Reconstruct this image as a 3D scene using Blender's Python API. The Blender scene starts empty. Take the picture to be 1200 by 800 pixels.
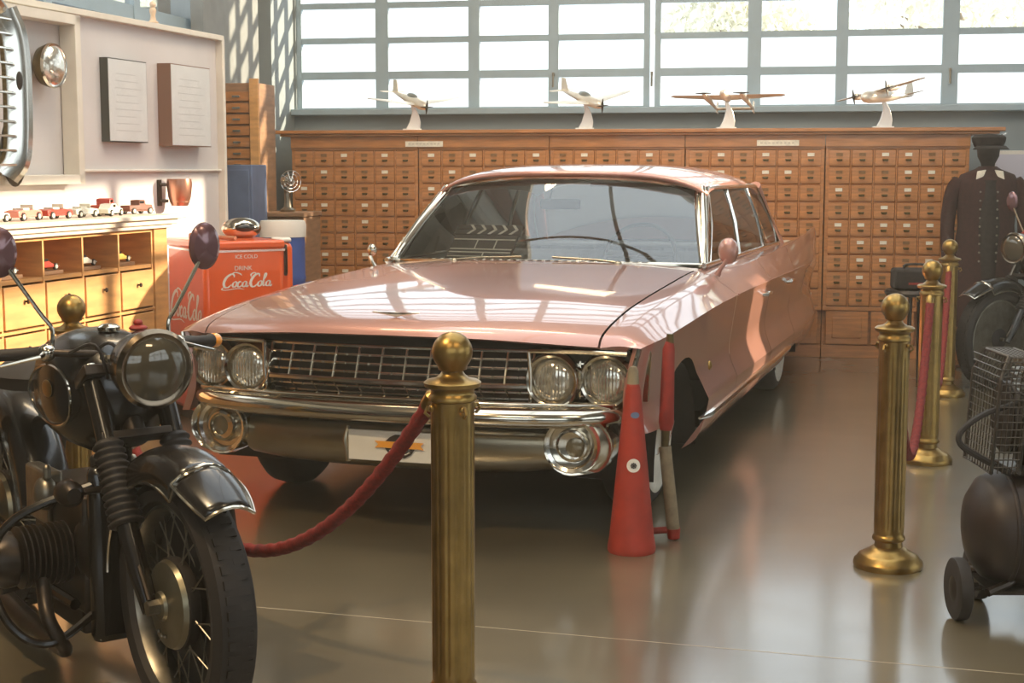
import bpy, bmesh, math, random
from math import sin, cos, pi, radians, sqrt, atan2
from mathutils import Vector, Matrix, Euler
random.seed(7)
COL = bpy.context.scene.collection
R = radians

# ------------------------------------------------------------------ materials
def mat(name, color, rough=.5, metal=0., coat=0., vary=0., scale=8., bump=0., bscale=60., spec=.5, stretch=None, emit=None, estr=1.):
    m = bpy.data.materials.new(name); m.use_nodes = True
    nt = m.node_tree; p = nt.nodes['Principled BSDF']
    p.inputs['Base Color'].default_value = (*color, 1)
    p.inputs['Roughness'].default_value = rough
    p.inputs['Metallic'].default_value = metal
    p.inputs['Coat Weight'].default_value = coat
    p.inputs['Coat Roughness'].default_value = .04
    p.inputs['Specular IOR Level'].default_value = spec
    if emit:
        p.inputs['Emission Color'].default_value = (*emit, 1); p.inputs['Emission Strength'].default_value = estr
    tc = nt.nodes.new('ShaderNodeTexCoord'); mp = nt.nodes.new('ShaderNodeMapping')
    nt.links.new(tc.outputs['Object'], mp.inputs['Vector'])
    if stretch: mp.inputs['Scale'].default_value = stretch
    n = nt.nodes.new('ShaderNodeTexNoise'); n.inputs['Scale'].default_value = scale; n.inputs['Detail'].default_value = 5
    nt.links.new(mp.outputs['Vector'], n.inputs['Vector'])
    if vary:
        mx = nt.nodes.new('ShaderNodeMix'); mx.data_type = 'RGBA'
        mx.inputs['A'].default_value = (*[c * (1 - vary) for c in color], 1)
        mx.inputs['B'].default_value = (*[min(1, c * (1 + vary)) for c in color], 1)
        rp = nt.nodes.new('ShaderNodeMapRange'); rp.inputs['From Min'].default_value = .3; rp.inputs['From Max'].default_value = .7
        nt.links.new(n.outputs['Fac'], rp.inputs['Value'])
        nt.links.new(rp.outputs['Result'], mx.inputs['Factor'])
        nt.links.new(mx.outputs['Result'], p.inputs['Base Color'])
    if bump:
        b = nt.nodes.new('ShaderNodeBump'); b.inputs['Strength'].default_value = bump; b.inputs['Distance'].default_value = .002
        n2 = nt.nodes.new('ShaderNodeTexNoise'); n2.inputs['Scale'].default_value = bscale
        nt.links.new(mp.outputs['Vector'], n2.inputs['Vector'])
        nt.links.new(n2.outputs['Fac'], b.inputs['Height']); nt.links.new(b.outputs['Normal'], p.inputs['Normal'])
    return m

def glass_mat(name, tint=(.8, .9, .88), gloss=.04, k=.55):
    m = bpy.data.materials.new(name); m.use_nodes = True; nt = m.node_tree
    for n in list(nt.nodes):
        if n.type != 'OUTPUT_MATERIAL': nt.nodes.remove(n)
    out = [n for n in nt.nodes if n.type == 'OUTPUT_MATERIAL'][0]
    t = nt.nodes.new('ShaderNodeBsdfTransparent'); t.inputs['Color'].default_value = (*tint, 1)
    g = nt.nodes.new('ShaderNodeBsdfGlossy'); g.inputs['Roughness'].default_value = gloss
    f = nt.nodes.new('ShaderNodeLayerWeight'); f.inputs['Blend'].default_value = k
    mx = nt.nodes.new('ShaderNodeMixShader')
    nt.links.new(f.outputs['Fresnel'], mx.inputs[0]); nt.links.new(t.outputs[0], mx.inputs[1]); nt.links.new(g.outputs[0], mx.inputs[2])
    nt.links.new(mx.outputs[0], out.inputs['Surface'])
    return m

PINK = mat('pink_paint', (.53, .255, .195), .34, .35, 1., vary=.03, scale=3)
CHROME = mat('chrome', (.62, .56, .46), .12, 1., vary=.06, scale=14)
CHROMEW = mat('bright_chrome', (.88, .84, .76), .16, 1.)
DULLCH = mat('dull_chrome', (.36, .31, .22), .30, 1., vary=.12, scale=5)
BLACK = mat('black_rubber', (.022, .016, .012), .65, vary=.2)
GLOSSK = mat('black_enamel', (.010, .007, .005), .25, 0, .25, vary=.2)
DARKMET = mat('dark_metal', (.045, .034, .026), .38, .7, vary=.3, scale=20)
ALU = mat('aged_aluminium', (.26, .23, .18), .38, .9, vary=.25, scale=18)
BRASS = mat('brass', (.36, .22, .065), .33, .92, vary=.22, scale=14, bump=.15, bscale=120)
BRASSD = mat('tarnished_brass', (.14, .10, .04), .40, .9, vary=.3, scale=25)
ROPE = mat('red_velvet', (.19, .014, .009), .85, vary=.3, scale=90, bump=.5, bscale=200)
CONE = mat('red_plastic', (.36, .030, .012), .55, vary=.18, scale=12)
STICKR = mat('red_tube', (.32, .025, .014), .6, vary=.2, scale=18)
KHAKI = mat('khaki_canvas', (.26, .20, .12), .8, vary=.25, scale=24)
WHITE = mat('white_paint', (.78, .74, .66), .5, vary=.06)
WALLW = mat('white_rubber', (.74, .70, .60), .6, vary=.1)
WOODC = mat('catalogue_oak', (.44, .175, .052), .42, vary=.22, scale=5, stretch=(1, 1, 9), coat=.25)
WOODF = mat('drawer_oak', (.47, .19, .058), .42, vary=.28, scale=4, stretch=(1, 1, 12), coat=.25)
WOODL = mat('pale_oak', (.60, .30, .10), .5, vary=.2, scale=5, stretch=(1, 1, 6))
WOODS = mat('shelf_wood', (.30, .16, .08), .55, vary=.25, scale=6, stretch=(1, 1, 6))
WHTOP = mat('painted_worktop', (.72, .62, .50), .45, vary=.14, scale=5)
GREYW = mat('grey_wall_paint', (.25, .29, .30), .7, vary=.08, scale=2)
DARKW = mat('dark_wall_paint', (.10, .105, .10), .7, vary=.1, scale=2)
FRAMEM = mat('grey_window_steel', (.34, .44, .50), .5, vary=.05)
CEIL = mat('ceiling_paint', (.42, .40, .36), .8)
BOARD = mat('board_paint', (.64, .60, .58), .6, vary=.06, scale=2.5)
BOARDF = mat('board_frame', (.72, .66, .56), .5, vary=.06)
RED = mat('cooler_red', (.80, .11, .015), .35, coat=.5, vary=.06)
BLUE = mat('blue_plastic', (.04, .09, .32), .5, vary=.15)
GBLUE = mat('slate_blue_panel', (.10, .14, .24), .6, vary=.15)
LEATHER = mat('cream_leather', (.86, .82, .74), .5, vary=.1, scale=14)
HEADL = mat('headliner', (.78, .75, .68), .8)
DASH = mat('dash_vinyl', (.12, .09, .07), .5)
LENS = mat('lamp_glass', (.74, .70, .60), .15, .75, .8, vary=.25, scale=30, bump=.8, bscale=45)
AMBER = mat('amber_lens', (.85, .30, .02), .2, 0, .8, bump=.5, bscale=80)
PAPER = mat('card_paper', (.80, .72, .58), .7, vary=.15, scale=20)
INK = mat('dark_ink', (.03, .02, .015), .7)
ORANGE = mat('orange_ink', (.85, .36, .04), .6)
MAROON = mat('maroon_wool', (.040, .013, .010), .9, vary=.25, scale=40)
DARKCL = mat('dark_cloth', (.025, .018, .015), .9, vary=.3, scale=40)
SILVER = mat('polished_aluminium', (.86, .78, .66), .34, .45, vary=.12, scale=10)
STANDM = mat('white_stand', (.85, .83, .78), .3, .2)
DRUM = mat('brake_drum_alloy', (.24, .21, .14), .34, .8, vary=.2, scale=12)
TANKM = mat('compressor_enamel', (.032, .020, .014), .45, .2, vary=.35, scale=9)
CARGLASS = glass_mat('windscreen_glass', (.95, .98, .96), .02, .58)
WINGLASS = glass_mat('window_glass', (.97, .98, .98), .03, .15)
TOYRED = mat('toy_red', (.42, .05, .03), .35, coat=.5); TOYPINK = mat('toy_salmon', (.72, .24, .18), .35, coat=.5)
TOYWHITE = mat('toy_cream', (.74, .70, .58), .4, coat=.5); TOYBLUE = mat('toy_steel_blue', (.20, .27, .33), .4, coat=.5)
TOYYEL = mat('toy_yellow', (.80, .50, .10), .4, coat=.5)

# floor: polished concrete with cloudy wear
def floor_mat():
    m = bpy.data.materials.new('polished_concrete'); m.use_nodes = True
    nt = m.node_tree; p = nt.nodes['Principled BSDF']
    tc = nt.nodes.new('ShaderNodeTexCoord')
    n = nt.nodes.new('ShaderNodeTexNoise'); n.inputs['Scale'].default_value = 1.3; n.inputs['Detail'].default_value = 6
    n2 = nt.nodes.new('ShaderNodeTexNoise'); n2.inputs['Scale'].default_value = 5; n2.inputs['Detail'].default_value = 4
    nt.links.new(tc.outputs['Object'], n.inputs['Vector']); nt.links.new(tc.outputs['Object'], n2.inputs['Vector'])
    cr = nt.nodes.new('ShaderNodeValToRGB'); cr.color_ramp.elements[0].color = (.112, .086, .046, 1); cr.color_ramp.elements[1].color = (.170, .136, .080, 1)
    cr.color_ramp.elements[0].position = .3; cr.color_ramp.elements[1].position = .7
    nt.links.new(n.outputs['Fac'], cr.inputs['Fac']); nt.links.new(cr.outputs['Color'], p.inputs['Base Color'])
    mr = nt.nodes.new('ShaderNodeMapRange'); mr.inputs['To Min'].default_value = .10; mr.inputs['To Max'].default_value = .20
    nt.links.new(n2.outputs['Fac'], mr.inputs['Value'])
    p.inputs['Roughness'].default_value = .4
    p.inputs['Coat Weight'].default_value = 1; nt.links.new(mr.outputs['Result'], p.inputs['Coat Roughness']); p.inputs['Coat IOR'].default_value = 2.0
    w = nt.nodes.new('ShaderNodeTexNoise'); w.inputs['Scale'].default_value = .9; nt.links.new(tc.outputs['Object'], w.inputs['Vector'])
    bp = nt.nodes.new('ShaderNodeBump'); bp.inputs['Strength'].default_value = .25; bp.inputs['Distance'].default_value = .01
    nt.links.new(w.outputs['Fac'], bp.inputs['Height']); nt.links.new(bp.outputs['Normal'], p.inputs['Coat Normal'])
    return m
FLOOR = floor_mat()

# ------------------------------------------------------------------ geometry helper
class G:
    def __init__(s): s.v = []; s.f = []; s.mi = []; s.cur = 0
    def add(s, vs, fs, M=None):
        o = len(s.v)
        for p in vs:
            p = Vector(p)
            if M is not None: p = M @ p
            s.v.append(tuple(p))
        for f in fs: s.f.append(tuple(i + o for i in f)); s.mi.append(s.cur)
        return s
    def box(s, c, d, M=None):
        x, y, z = c; a, b, e = d[0] / 2, d[1] / 2, d[2] / 2
        vs = [(x + i * a, y + j * b, z + k * e) for i in (-1, 1) for j in (-1, 1) for k in (-1, 1)]
        return s.add(vs, [(0, 1, 3, 2), (4, 6, 7, 5), (0, 4, 5, 1), (2, 3, 7, 6), (0, 2, 6, 4), (1, 5, 7, 3)], M)
    def lathe(s, prof, seg=32, M=None, rf=None, a0=0, a1=2 * pi):
        full = abs(a1 - a0 - 2 * pi) < 1e-6
        n = seg if full else seg + 1
        vs = []
        for r, z in prof:
            for k in range(n):
                a = a0 + (a1 - a0) * k / seg
                rr = r * (rf(a, z) if rf else 1)
                vs.append((rr * cos(a), rr * sin(a), z))
        fs = []
        for i in range(len(prof) - 1):
            for k in range(seg):
                k2 = (k + 1) % n
                fs.append((i * n + k, i * n + k2, (i + 1) * n + k2, (i + 1) * n + k))
        if full:
            if prof[0][0] > 1e-6: fs.append(tuple(reversed(range(n))))
            if prof[-1][0] > 1e-6: fs.append(tuple((len(prof) - 1) * n + k for k in range(n)))
        return s.add(vs, fs, M)
    def tube(s, pts, r, seg=10, M=None, cap=True, closed=False, flat=1.):
        pts = [Vector(p) for p in pts]; n = len(pts)
        rs = r if isinstance(r, (list, tuple)) else [r] * n
        vs = []; up = None
        for i, p in enumerate(pts):
            if closed: t = pts[(i + 1) % n] - pts[i - 1]
            else: t = pts[min(i + 1, n - 1)] - pts[max(i - 1, 0)]
            if t.length < 1e-9: t = Vector((0, 0, 1))
            t.normalize()
            if up is None:
                up = Vector((0, 0, 1)) if abs(t.z) < .9 else Vector((1, 0, 0))
            a = up - t * up.dot(t)
            if a.length < 1e-6: a = Vector((1, 0, 0)) - t * t.x
            a.normalize(); up = a; b = t.cross(a)
            for k in range(seg):
                q = 2 * pi * k / seg
                vs.append(tuple(p + (a * cos(q) * flat + b * sin(q)) * rs[i]))
        fs = []
        m = n if closed else n - 1
        for i in range(m):
            j = (i + 1) % n
            for k in range(seg):
                k2 = (k + 1) % seg
                fs.append((i * seg + k, i * seg + k2, j * seg + k2, j * seg + k))
        if cap and not closed:
            fs.append(tuple(reversed(range(seg)))); fs.append(tuple((n - 1) * seg + k for k in range(seg)))
        return s.add(vs, fs, M)
    def prism(s, poly, t, M=None):       # poly in XZ, thickness along Y, centred
        n = len(poly)
        vs = [(x, -t / 2, z) for x, z in poly] + [(x, t / 2, z) for x, z in poly]
        fs = [tuple(range(n)), tuple(reversed(range(n, 2 * n)))] + [(i, i + n, (i + 1) % n + n, (i + 1) % n) for i in range(n)]
        return s.add(vs, fs, M)
    def grid(s, rows, M=None):
        n = len(rows[0]); vs = [p for r in rows for p in r]
        fs = [(i * n + j, i * n + j + 1, (i + 1) * n + j + 1, (i + 1) * n + j) for i in range(len(rows) - 1) for j in range(n - 1)]
        return s.add(vs, fs, M)
    def loft(s, rings, M=None, cap=True):  # closed rings
        n = len(rings[0]); vs = [p for r in rings for p in r]; fs = []
        for i in range(len(rings) - 1):
            for k in range(n):
                k2 = (k + 1) % n; fs.append((i * n + k, i * n + k2, (i + 1) * n + k2, (i + 1) * n + k))
        if cap: fs.append(tuple(reversed(range(n)))); fs.append(tuple((len(rings) - 1) * n + k for k in range(n)))
        return s.add(vs, fs, M)
    def ell(s, c, d, M=None, seg=20, rng=12):
        vs = []; fs = []
        T = Matrix.Translation(c) @ Matrix.Diagonal((*[q / 2 for q in d], 1))
        if M is not None: T = M @ T
        return s.lathe([(sin(pi * i / rng), -cos(pi * i / rng)) for i in range(rng + 1)], seg, T)
    def build(s, name, m, parent=None, ang=38, bevel=0, sub=0, solid=0, merge=True, loc=None, rotz=0):
        me = bpy.data.meshes.new(name); bm = bmesh.new()
        bv = [bm.verts.new(p) for p in s.v]
        for f, mi in zip(s.f, s.mi):
            try:
                fc = bm.faces.new([bv[i] for i in f]); fc.material_index = mi
            except ValueError: pass
        if merge: bmesh.ops.remove_doubles(bm, verts=bm.verts, dist=1e-5)
        bmesh.ops.recalc_face_normals(bm, faces=bm.faces)
        bm.to_mesh(me); bm.free()
        for q in (m if isinstance(m, (list, tuple)) else [m]): me.materials.append(q)
        me.polygons.foreach_set('use_smooth', [True] * len(me.polygons))
        me.set_sharp_from_angle(angle=R(ang))
        o = bpy.data.objects.new(name, me); COL.objects.link(o)
        if parent is not None: o.parent = parent
        if loc: o.location = loc
        if rotz: o.rotation_euler.z = rotz
        if solid:
            q = o.modifiers.new('s', 'SOLIDIFY'); q.thickness = solid; q.offset = 0
        if bevel:
            q = o.modifiers.new('b', 'BEVEL'); q.width = bevel; q.segments = 2; q.limit_method = 'ANGLE'; q.angle_limit = R(40)
            q.harden_normals = False
        if sub:
            q = o.modifiers.new('u', 'SUBSURF'); q.levels = sub; q.render_levels = sub
        return o

def T(x=0, y=0, z=0, rx=0, ry=0, rz=0, s=1):
    return Matrix.Translation((x, y, z)) @ Euler((rx, ry, rz)).to_matrix().to_4x4() @ Matrix.Scale(s, 4)
def AX(p, d):                            # matrix whose local z points along d, at p
    d = Vector(d).normalized(); return Matrix.Translation(p) @ d.to_track_quat('Z', 'Y').to_matrix().to_4x4()
def tag(o, label, cat, group=None, kind=None):
    o['label'] = label; o['category'] = cat
    if group: o['group'] = group
    if kind: o['kind'] = kind
    return o
def thing(name, label, cat, loc=(0, 0, 0), rotz=0, group=None, scale=1):
    o = bpy.data.objects.new(name, None); COL.objects.link(o)
    o.location = loc; o.rotation_euler = (0, 0, rotz); o.scale = (scale,) * 3; o.empty_display_size = .1
    return tag(o, label, cat, group)
def struct(o): o['kind'] = 'structure'; return o
def dup(root, loc=None, rotz=None, label=None, group=None, scale=None):
    def rec(o, par):
        c = o.copy(); COL.objects.link(c)
        if par is not None: c.parent = par
        for ch in list(o.children): rec(ch, c)
        return c
    r = rec(root, None)
    if loc is not None: r.location = loc
    if rotz is not None: r.rotation_euler.z = rotz
    if label: r['label'] = label
    if group: r['group'] = group
    if scale: r.scale = (scale,) * 3
    return r
def interp(x, xs, ys):
    if x <= xs[0]: return ys[0]
    for i in range(len(xs) - 1):
        if x <= xs[i + 1]:
            t = (x - xs[i]) / (xs[i + 1] - xs[i]); return ys[i] + (ys[i + 1] - ys[i]) * t
    return ys[-1]
def smooth_interp(x, xs, ys):            # monotone-ish cubic
    n = len(xs)
    if x <= xs[0]: return ys[0]
    if x >= xs[-1]: return ys[-1]
    for i in range(n - 1):
        if x <= xs[i + 1]: break
    def sl(k):
        if k == 0: return (ys[1] - ys[0]) / (xs[1] - xs[0])
        if k == n - 1: return (ys[-1] - ys[-2]) / (xs[-1] - xs[-2])
        a = (ys[k] - ys[k - 1]) / (xs[k] - xs[k - 1]); b = (ys[k + 1] - ys[k]) / (xs[k + 1] - xs[k])
        if a * b <= 0: return 0
        return 2 * a * b / (a + b)
    h = xs[i + 1] - xs[i]; t = (x - xs[i]) / h
    return ((2 * t ** 3 - 3 * t * t + 1) * ys[i] + (t ** 3 - 2 * t * t + t) * h * sl(i) + (-2 * t ** 3 + 3 * t * t) * ys[i + 1] + (t ** 3 - t * t) * h * sl(i + 1))
def crom(P, per=6, closed=False):
    P = [Vector(p) for p in P]; n = len(P); out = []
    rng = n if closed else n - 1
    for i in range(rng):
        a = P[(i - 1) % n] if (closed or i > 0) else P[0] * 2 - P[1]
        b = P[i]; c = P[(i + 1) % n]
        d = P[(i + 2) % n] if (closed or i + 2 < n) else P[-1] * 2 - P[-2]
        for k in range(per):
            t = k / per
            out.append(.5 * ((2 * b) + (c - a) * t + (2 * a - 5 * b + 4 * c - d) * t * t + (3 * b - a - 3 * c + d) * t ** 3))
    if not closed: out.append(P[-1])
    return out
def text_mesh(g, body, size, M, ext=.0008):
    cu = bpy.data.curves.new('t', 'FONT'); cu.body = body; cu.size = size; cu.extrude = ext
    cu.align_x = 'CENTER'; cu.align_y = 'CENTER'
    o = bpy.data.objects.new('t', cu); COL.objects.link(o)
    bpy.context.view_layer.update()
    me = bpy.data.meshes.new_from_object(o.evaluated_get(bpy.context.evaluated_depsgraph_get()))
    g.add([v.co[:] for v in me.vertices], [tuple(p.vertices) for p in me.polygons], M)
    bpy.data.objects.remove(o); bpy.data.curves.remove(cu); bpy.data.meshes.remove(me)

# ------------------------------------------------------------------ frames
RA = R(10.5)                              # the room is turned by this much
def RW(x, y, z=0): return (x * cos(RA) + y * sin(RA), -x * sin(RA) + y * cos(RA), z)
CA = R(15.5)                              # counter and board line
def CW(x, y, z=0): return (x * cos(CA) + y * sin(CA), -x * sin(CA) + y * cos(CA), z)

# ------------------------------------------------------------------ room
XL, XR, YB, YF, ZC = -4.52, 5.0, 12.9, -4.0, 4.9
def rbox(name, m, x0, x1, y0, y1, z0, z1, **k):
    g = G().box(((x0 + x1) / 2, (y0 + y1) / 2, (z0 + z1) / 2), (x1 - x0, y1 - y0, z1 - z0))
    return g.build(name, m, rotz=-RA, **k)
struct(rbox('floor', FLOOR, XL - .2, XR + .2, YF - .2, YB + .2, -.12, 0))
gj = G(); a = Vector((-1.3, 5.004, .0004)); b = Vector((1.95, 4.07, .0004)); dd = (b - a).normalized(); pp = Vector((-dd.y, dd.x, 0)) * .0022
gj.add([a - pp, b - pp, b + pp, a + pp], [(0, 1, 2, 3)])
struct(gj.build('trim_1', mat('joint_sealant', (.55, .45, .32), .5)))
cg = G(); sky = (-2.75, 2.2, 3.0, 10.0)  # unseen roof opening added for daylight and windscreen reflections
cg.box(((XL - .2 + sky[0]) / 2, (YB + YF) / 2, ZC + .075), (sky[0] - XL + .2, YB - YF + .4, .15)); cg.box(((XR + .2 + sky[1]) / 2, (YB + YF) / 2, ZC + .075), (XR + .2 - sky[1], YB - YF + .4, .15))
cg.box(((sky[0] + sky[1]) / 2, (YF - .2 + sky[2]) / 2, ZC + .075), (sky[1] - sky[0], sky[2] - YF + .2, .15)); cg.box(((sky[0] + sky[1]) / 2, (YB + .2 + sky[3]) / 2, ZC + .075), (sky[1] - sky[0], YB + .2 - sky[3], .15))
for k in (1, 4): cg.box(((sky[0] + sky[1]) / 2, sky[2] + 1.0 * k + .5, ZC + .05), (sky[1] - sky[0], .07, .09))
for k in (1, 3): cg.box((sky[0] + 1.1 * k + .5, (sky[2] + sky[3]) / 2, ZC + .05), (.07, sky[3] - sky[2], .09))
struct(cg.build('ceiling', CEIL, rotz=-RA))
def wall_with_holes(name, m, axis, fix0, fix1, lo, hi, holes):
    """axis 'x': wall runs along x at y in fix0..fix1; holes (a0,a1,z0,z1)"""
    g = G()
    cuts = sorted({lo, hi, *[h[0] for h in holes], *[h[1] for h in holes]})
    for a0, a1 in zip(cuts, cuts[1:]):
        mid = (a0 + a1) / 2; hs = sorted([h for h in holes if h[0] <= mid <= h[1]], key=lambda h: h[2])
        z = 0
        segs = []
        for h in hs: segs.append((z, h[2])); z = h[3]
        segs.append((z, ZC))
        for z0, z1 in segs:
            if z1 - z0 < 1e-4: continue
            if axis == 'x': g.box((mid, (fix0 + fix1) / 2, (z0 + z1) / 2), (a1 - a0, fix1 - fix0, z1 - z0))
            else: g.box(((fix0 + fix1) / 2, mid, (z0 + z1) / 2), (fix1 - fix0, a1 - a0, z1 - z0))
    return struct(g.build(name, m, rotz=-RA))
WZ0, WZ1 = 1.985, 4.4
wall_with_holes('wall_back', GREYW, 'x', YB, YB + .2, XL - .2, XR + .2, [(-4.345, 4.7, WZ0, WZ1)])
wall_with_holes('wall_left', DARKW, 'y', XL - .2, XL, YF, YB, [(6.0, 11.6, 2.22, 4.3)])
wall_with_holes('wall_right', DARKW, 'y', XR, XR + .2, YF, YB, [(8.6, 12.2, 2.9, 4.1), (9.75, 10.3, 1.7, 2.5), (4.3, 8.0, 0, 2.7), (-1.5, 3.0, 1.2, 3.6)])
wall_with_holes('wall_front', GREYW, 'x', YF - .2, YF, XL - .2, XR + .2, [(-3.2, 3.8, 1.6, 4.0)])

def window(n, axis, fix, edges, zs, handle=None, depth=.07):
    """panes between edges pairs, zs pairs; frame covers the rest"""
    g = G(); a0 = edges[0][0] - .05; a1 = edges[-1][1] + .05; z0 = zs[0][0] - .02; z1 = zs[-1][1] + .05
    def bx(p0, p1, q0, q1, d=depth):
        if axis == 'x': g.box(((p0 + p1) / 2, fix, (q0 + q1) / 2), (p1 - p0, d, q1 - q0))
        else: g.box((fix, (p0 + p1) / 2, (q0 + q1) / 2), (d, p1 - p0, q1 - q0))
    prev = a0
    for e in edges: bx(prev, e[0], z0, z1); prev = e[1]
    bx(prev, a1, z0, z1)
    for e in edges:
        prev = z0
        for z in zs: bx(e[0], e[1], prev, z[0], depth * .8); prev = z[1]
        bx(e[0], e[1], prev, z1, depth * .8)
    o = struct(g.build('window_%d' % n, FRAMEM, rotz=-RA))
    gg = G()
    if axis == 'x': gg.grid([[(a0 + .03, fix, z0 + .03), (a1 - .03, fix, z0 + .03)], [(a0 + .03, fix, z1 - .03), (a1 - .03, fix, z1 - .03)]])
    else: gg.grid([[(fix, a0 + .03, z0 + .03), (fix, a1 - .03, z0 + .03)], [(fix, a0 + .03, z1 - .03), (fix, a1 - .03, z1 - .03)]])
    gg.build('glass', WINGLASS, o)
    if handle:
        h = G(); h.box((handle, fix - .05, 2.27), (.02, .03, .03)); h.tube([(handle, fix - .065, 2.27), (handle, fix - .07, 2.16)], .009, 8)
        h.build('latch', ALU, o)
ZS = [(2.0, 2.248), (2.315, 2.56), (2.612, 2.863), (2.915, 3.17), (3.225, 3.47), (3.53, 3.78), (3.84, 4.09), (4.15, 4.35)]
cols = [(-4.30, -3.62), (-3.504, -2.783), (-2.685, -2.077), (-1.988, -1.253), (-1.108, -.377), (-.264, .353), (.45, 1.21), (1.339, 2.0), (2.12, 2.85), (2.98, 3.62), (3.75, 4.62)]
window(1, 'x', YB + .06, cols[0:2], ZS)
window(2, 'x', YB + .06, cols[2:4], ZS, -2.03)
window(3, 'x', YB + .06, cols[4:6], ZS, -1.18)
window(4, 'x', YB + .06, cols[6:8], ZS, 1.275)
window(5, 'x', YB + .06, cols[8:11], ZS)
struct(rbox('window_sill', FRAMEM, -4.5, 4.9, YB - .12, YB + .02, 1.93, 1.985, bevel=.008))
ZL = [(2.26, 2.50), (2.60, 3.05), (3.15, 4.25)]
window(6, 'y', XL - .06, [(6.05, 7.4), (7.5, 8.7), (8.8, 10.0), (10.1, 11.55)], ZL)
window(7, 'y', XR + .06, [(8.65, 9.8), (9.9, 11.0), (11.1, 12.15)], [(2.95, 3.48), (3.55, 4.05)])  # unseen window, placed and sized so the sunbeam reaches only the left side
window(10, 'y', XR + .06, [(9.80, 10.25)], [(1.75, 2.45)])  # unseen slit added to throw a sun patch on the car side
window(11, 'y', XR + .06, [(4.4, 6.1), (6.2, 7.9)], [(.08, 1.3), (1.38, 2.62)])  # unseen glazed opening added to bring daylight onto the right-hand floor
struct(rbox('wall_sun_block', mat('sun_block_render', (.85, .87, .88), .9), XR + 6, XR + 6.3, 2.5, 11.0, 0, 4.62)); struct(rbox('ground_side', mat('side_paving', (.7, .7, .68), .9), XR + .25, XR + 6, -4, 12.9, -.1, 0))  # unseen wall added outside to block the low sun
window(8, 'y', XR + .06, [(-1.45, 0), (.1, 1.5), (1.6, 2.95)], [(1.25, 2.3), (2.4, 3.55)])
window(9, 'x', YF - .06, [(-3.15, -1.5), (-1.4, .3), (.4, 2.0), (2.1, 3.75)], [(1.65, 2.7), (2.8, 3.95)])
# column in the back left corner and dark pilaster above the board
struct(rbox('wall_pilaster', GREYW, -4.5, -4.36, 12.3, 12.88, 0, ZC))
struct(rbox('wall_partition', mat('partition_grey', (.24, .25, .24), .7, vary=.1), -4.5, -4.40, 10.9, 12.1, 0, ZC))

# ------------------------------------------------------------------ outside: pale yard wall and trees
og = G().box((0, 20, 1.6), (26, .3, 3.2)); struct(og.build('wall_yard', mat('yard_plaster', (.93, .93, .92), .9), rotz=-RA))
struct(rbox('ground_yard', mat('yard_ground', (.8, .8, .78), .9), -14, 14, YB + .25, 19.8, -.1, 0))
BARK = mat('bark', (.25, .2, .15), .9); LEAF = mat('autumn_leaf', (.78, .76, .64), .8, vary=.12, scale=4)
def tree(x, y, h, r, label, seed):
    rd = random.Random(seed)
    t = thing('tree', label, 'tree', RW(x, y, 0))
    g = G(); g.tube([(0, 0, 0), (.05, 0, h * .35), (0, .05, h * .7)], [.16, .12, .06], 10)
    for k in range(7):
        a = rd.random() * 6.28; g.tube([(0, 0, h * (.45 + .04 * k)), (cos(a) * r * .6, sin(a) * r * .6, h * (.62 + .04 * k))], [.05, .015], 6)
    g.build('trunk', BARK, t)
    g = G()
    for k in range(2600):
        while True:
            p = Vector((rd.uniform(-1, 1), rd.uniform(-1, 1), rd.uniform(-1, 1)))
            if .15 < p.length < 1: break
        c = Vector((p.x * r, p.y * r, h * .78 + p.z * r * .75))
        M = Matrix.Translation(c) @ Euler((rd.random() * 6, rd.random() * 6, rd.random() * 6)).to_matrix().to_4x4()
        s = rd.uniform(.07, .13)
        g.add([(-s, 0, 0), (0, -s * .5, .02), (s, 0, 0), (0, s * .5, .02)], [(0, 1, 2, 3)], M)
    g.build('foliage', LEAF, t, merge=False)
tree(2.6, 23, 4.6, 1.9, 'leafy tree outside behind the top right window panes', 1)
tree(-.9, 24.5, 4.3, 1.4, 'smaller tree outside behind the top middle window panes', 2)

# ------------------------------------------------------------------ card catalogue
UN = 5; CX0, CX1 = -4.03, 1.335; UW = (CX1 - CX0) / UN; CYF = 11.81; CD = .62
CN = ['first card catalogue unit at the left end beside the blue drum', 'card catalogue unit second from the left, behind the windscreen side',
      'middle card catalogue unit behind the car roof', 'card catalogue unit directly behind the pink tail fin',
      'right end card catalogue unit beside the mannequin in the dark coat']
gd = G().box((0, .012, 0), (.156, .024, .122)); drawer_src = gd.build('drawer', WOODF, bevel=.004)
gd = G().tube([(-.016, -.001, .0), (-.014, -.02, -.004), (.014, -.02, -.004), (.016, -.001, 0)], .005, 6)
gd.box((0, -.002, .004), (.045, .004, .012)); pull_src = gd.build('pull', BRASSD)
gd = G(); gd.box((0, -.0025, 0), (.052, .004, .026)); holder_src = gd.build('label_card', PAPER)
gd = G(); gd.box((0, -.0025, 0), (.05, .004, .024)); holderd_src = gd.build('label_holder', mat('dull_bronze', (.24, .125, .05), .45, .4, vary=.3, scale=30))
rd = random.Random(3)
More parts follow.
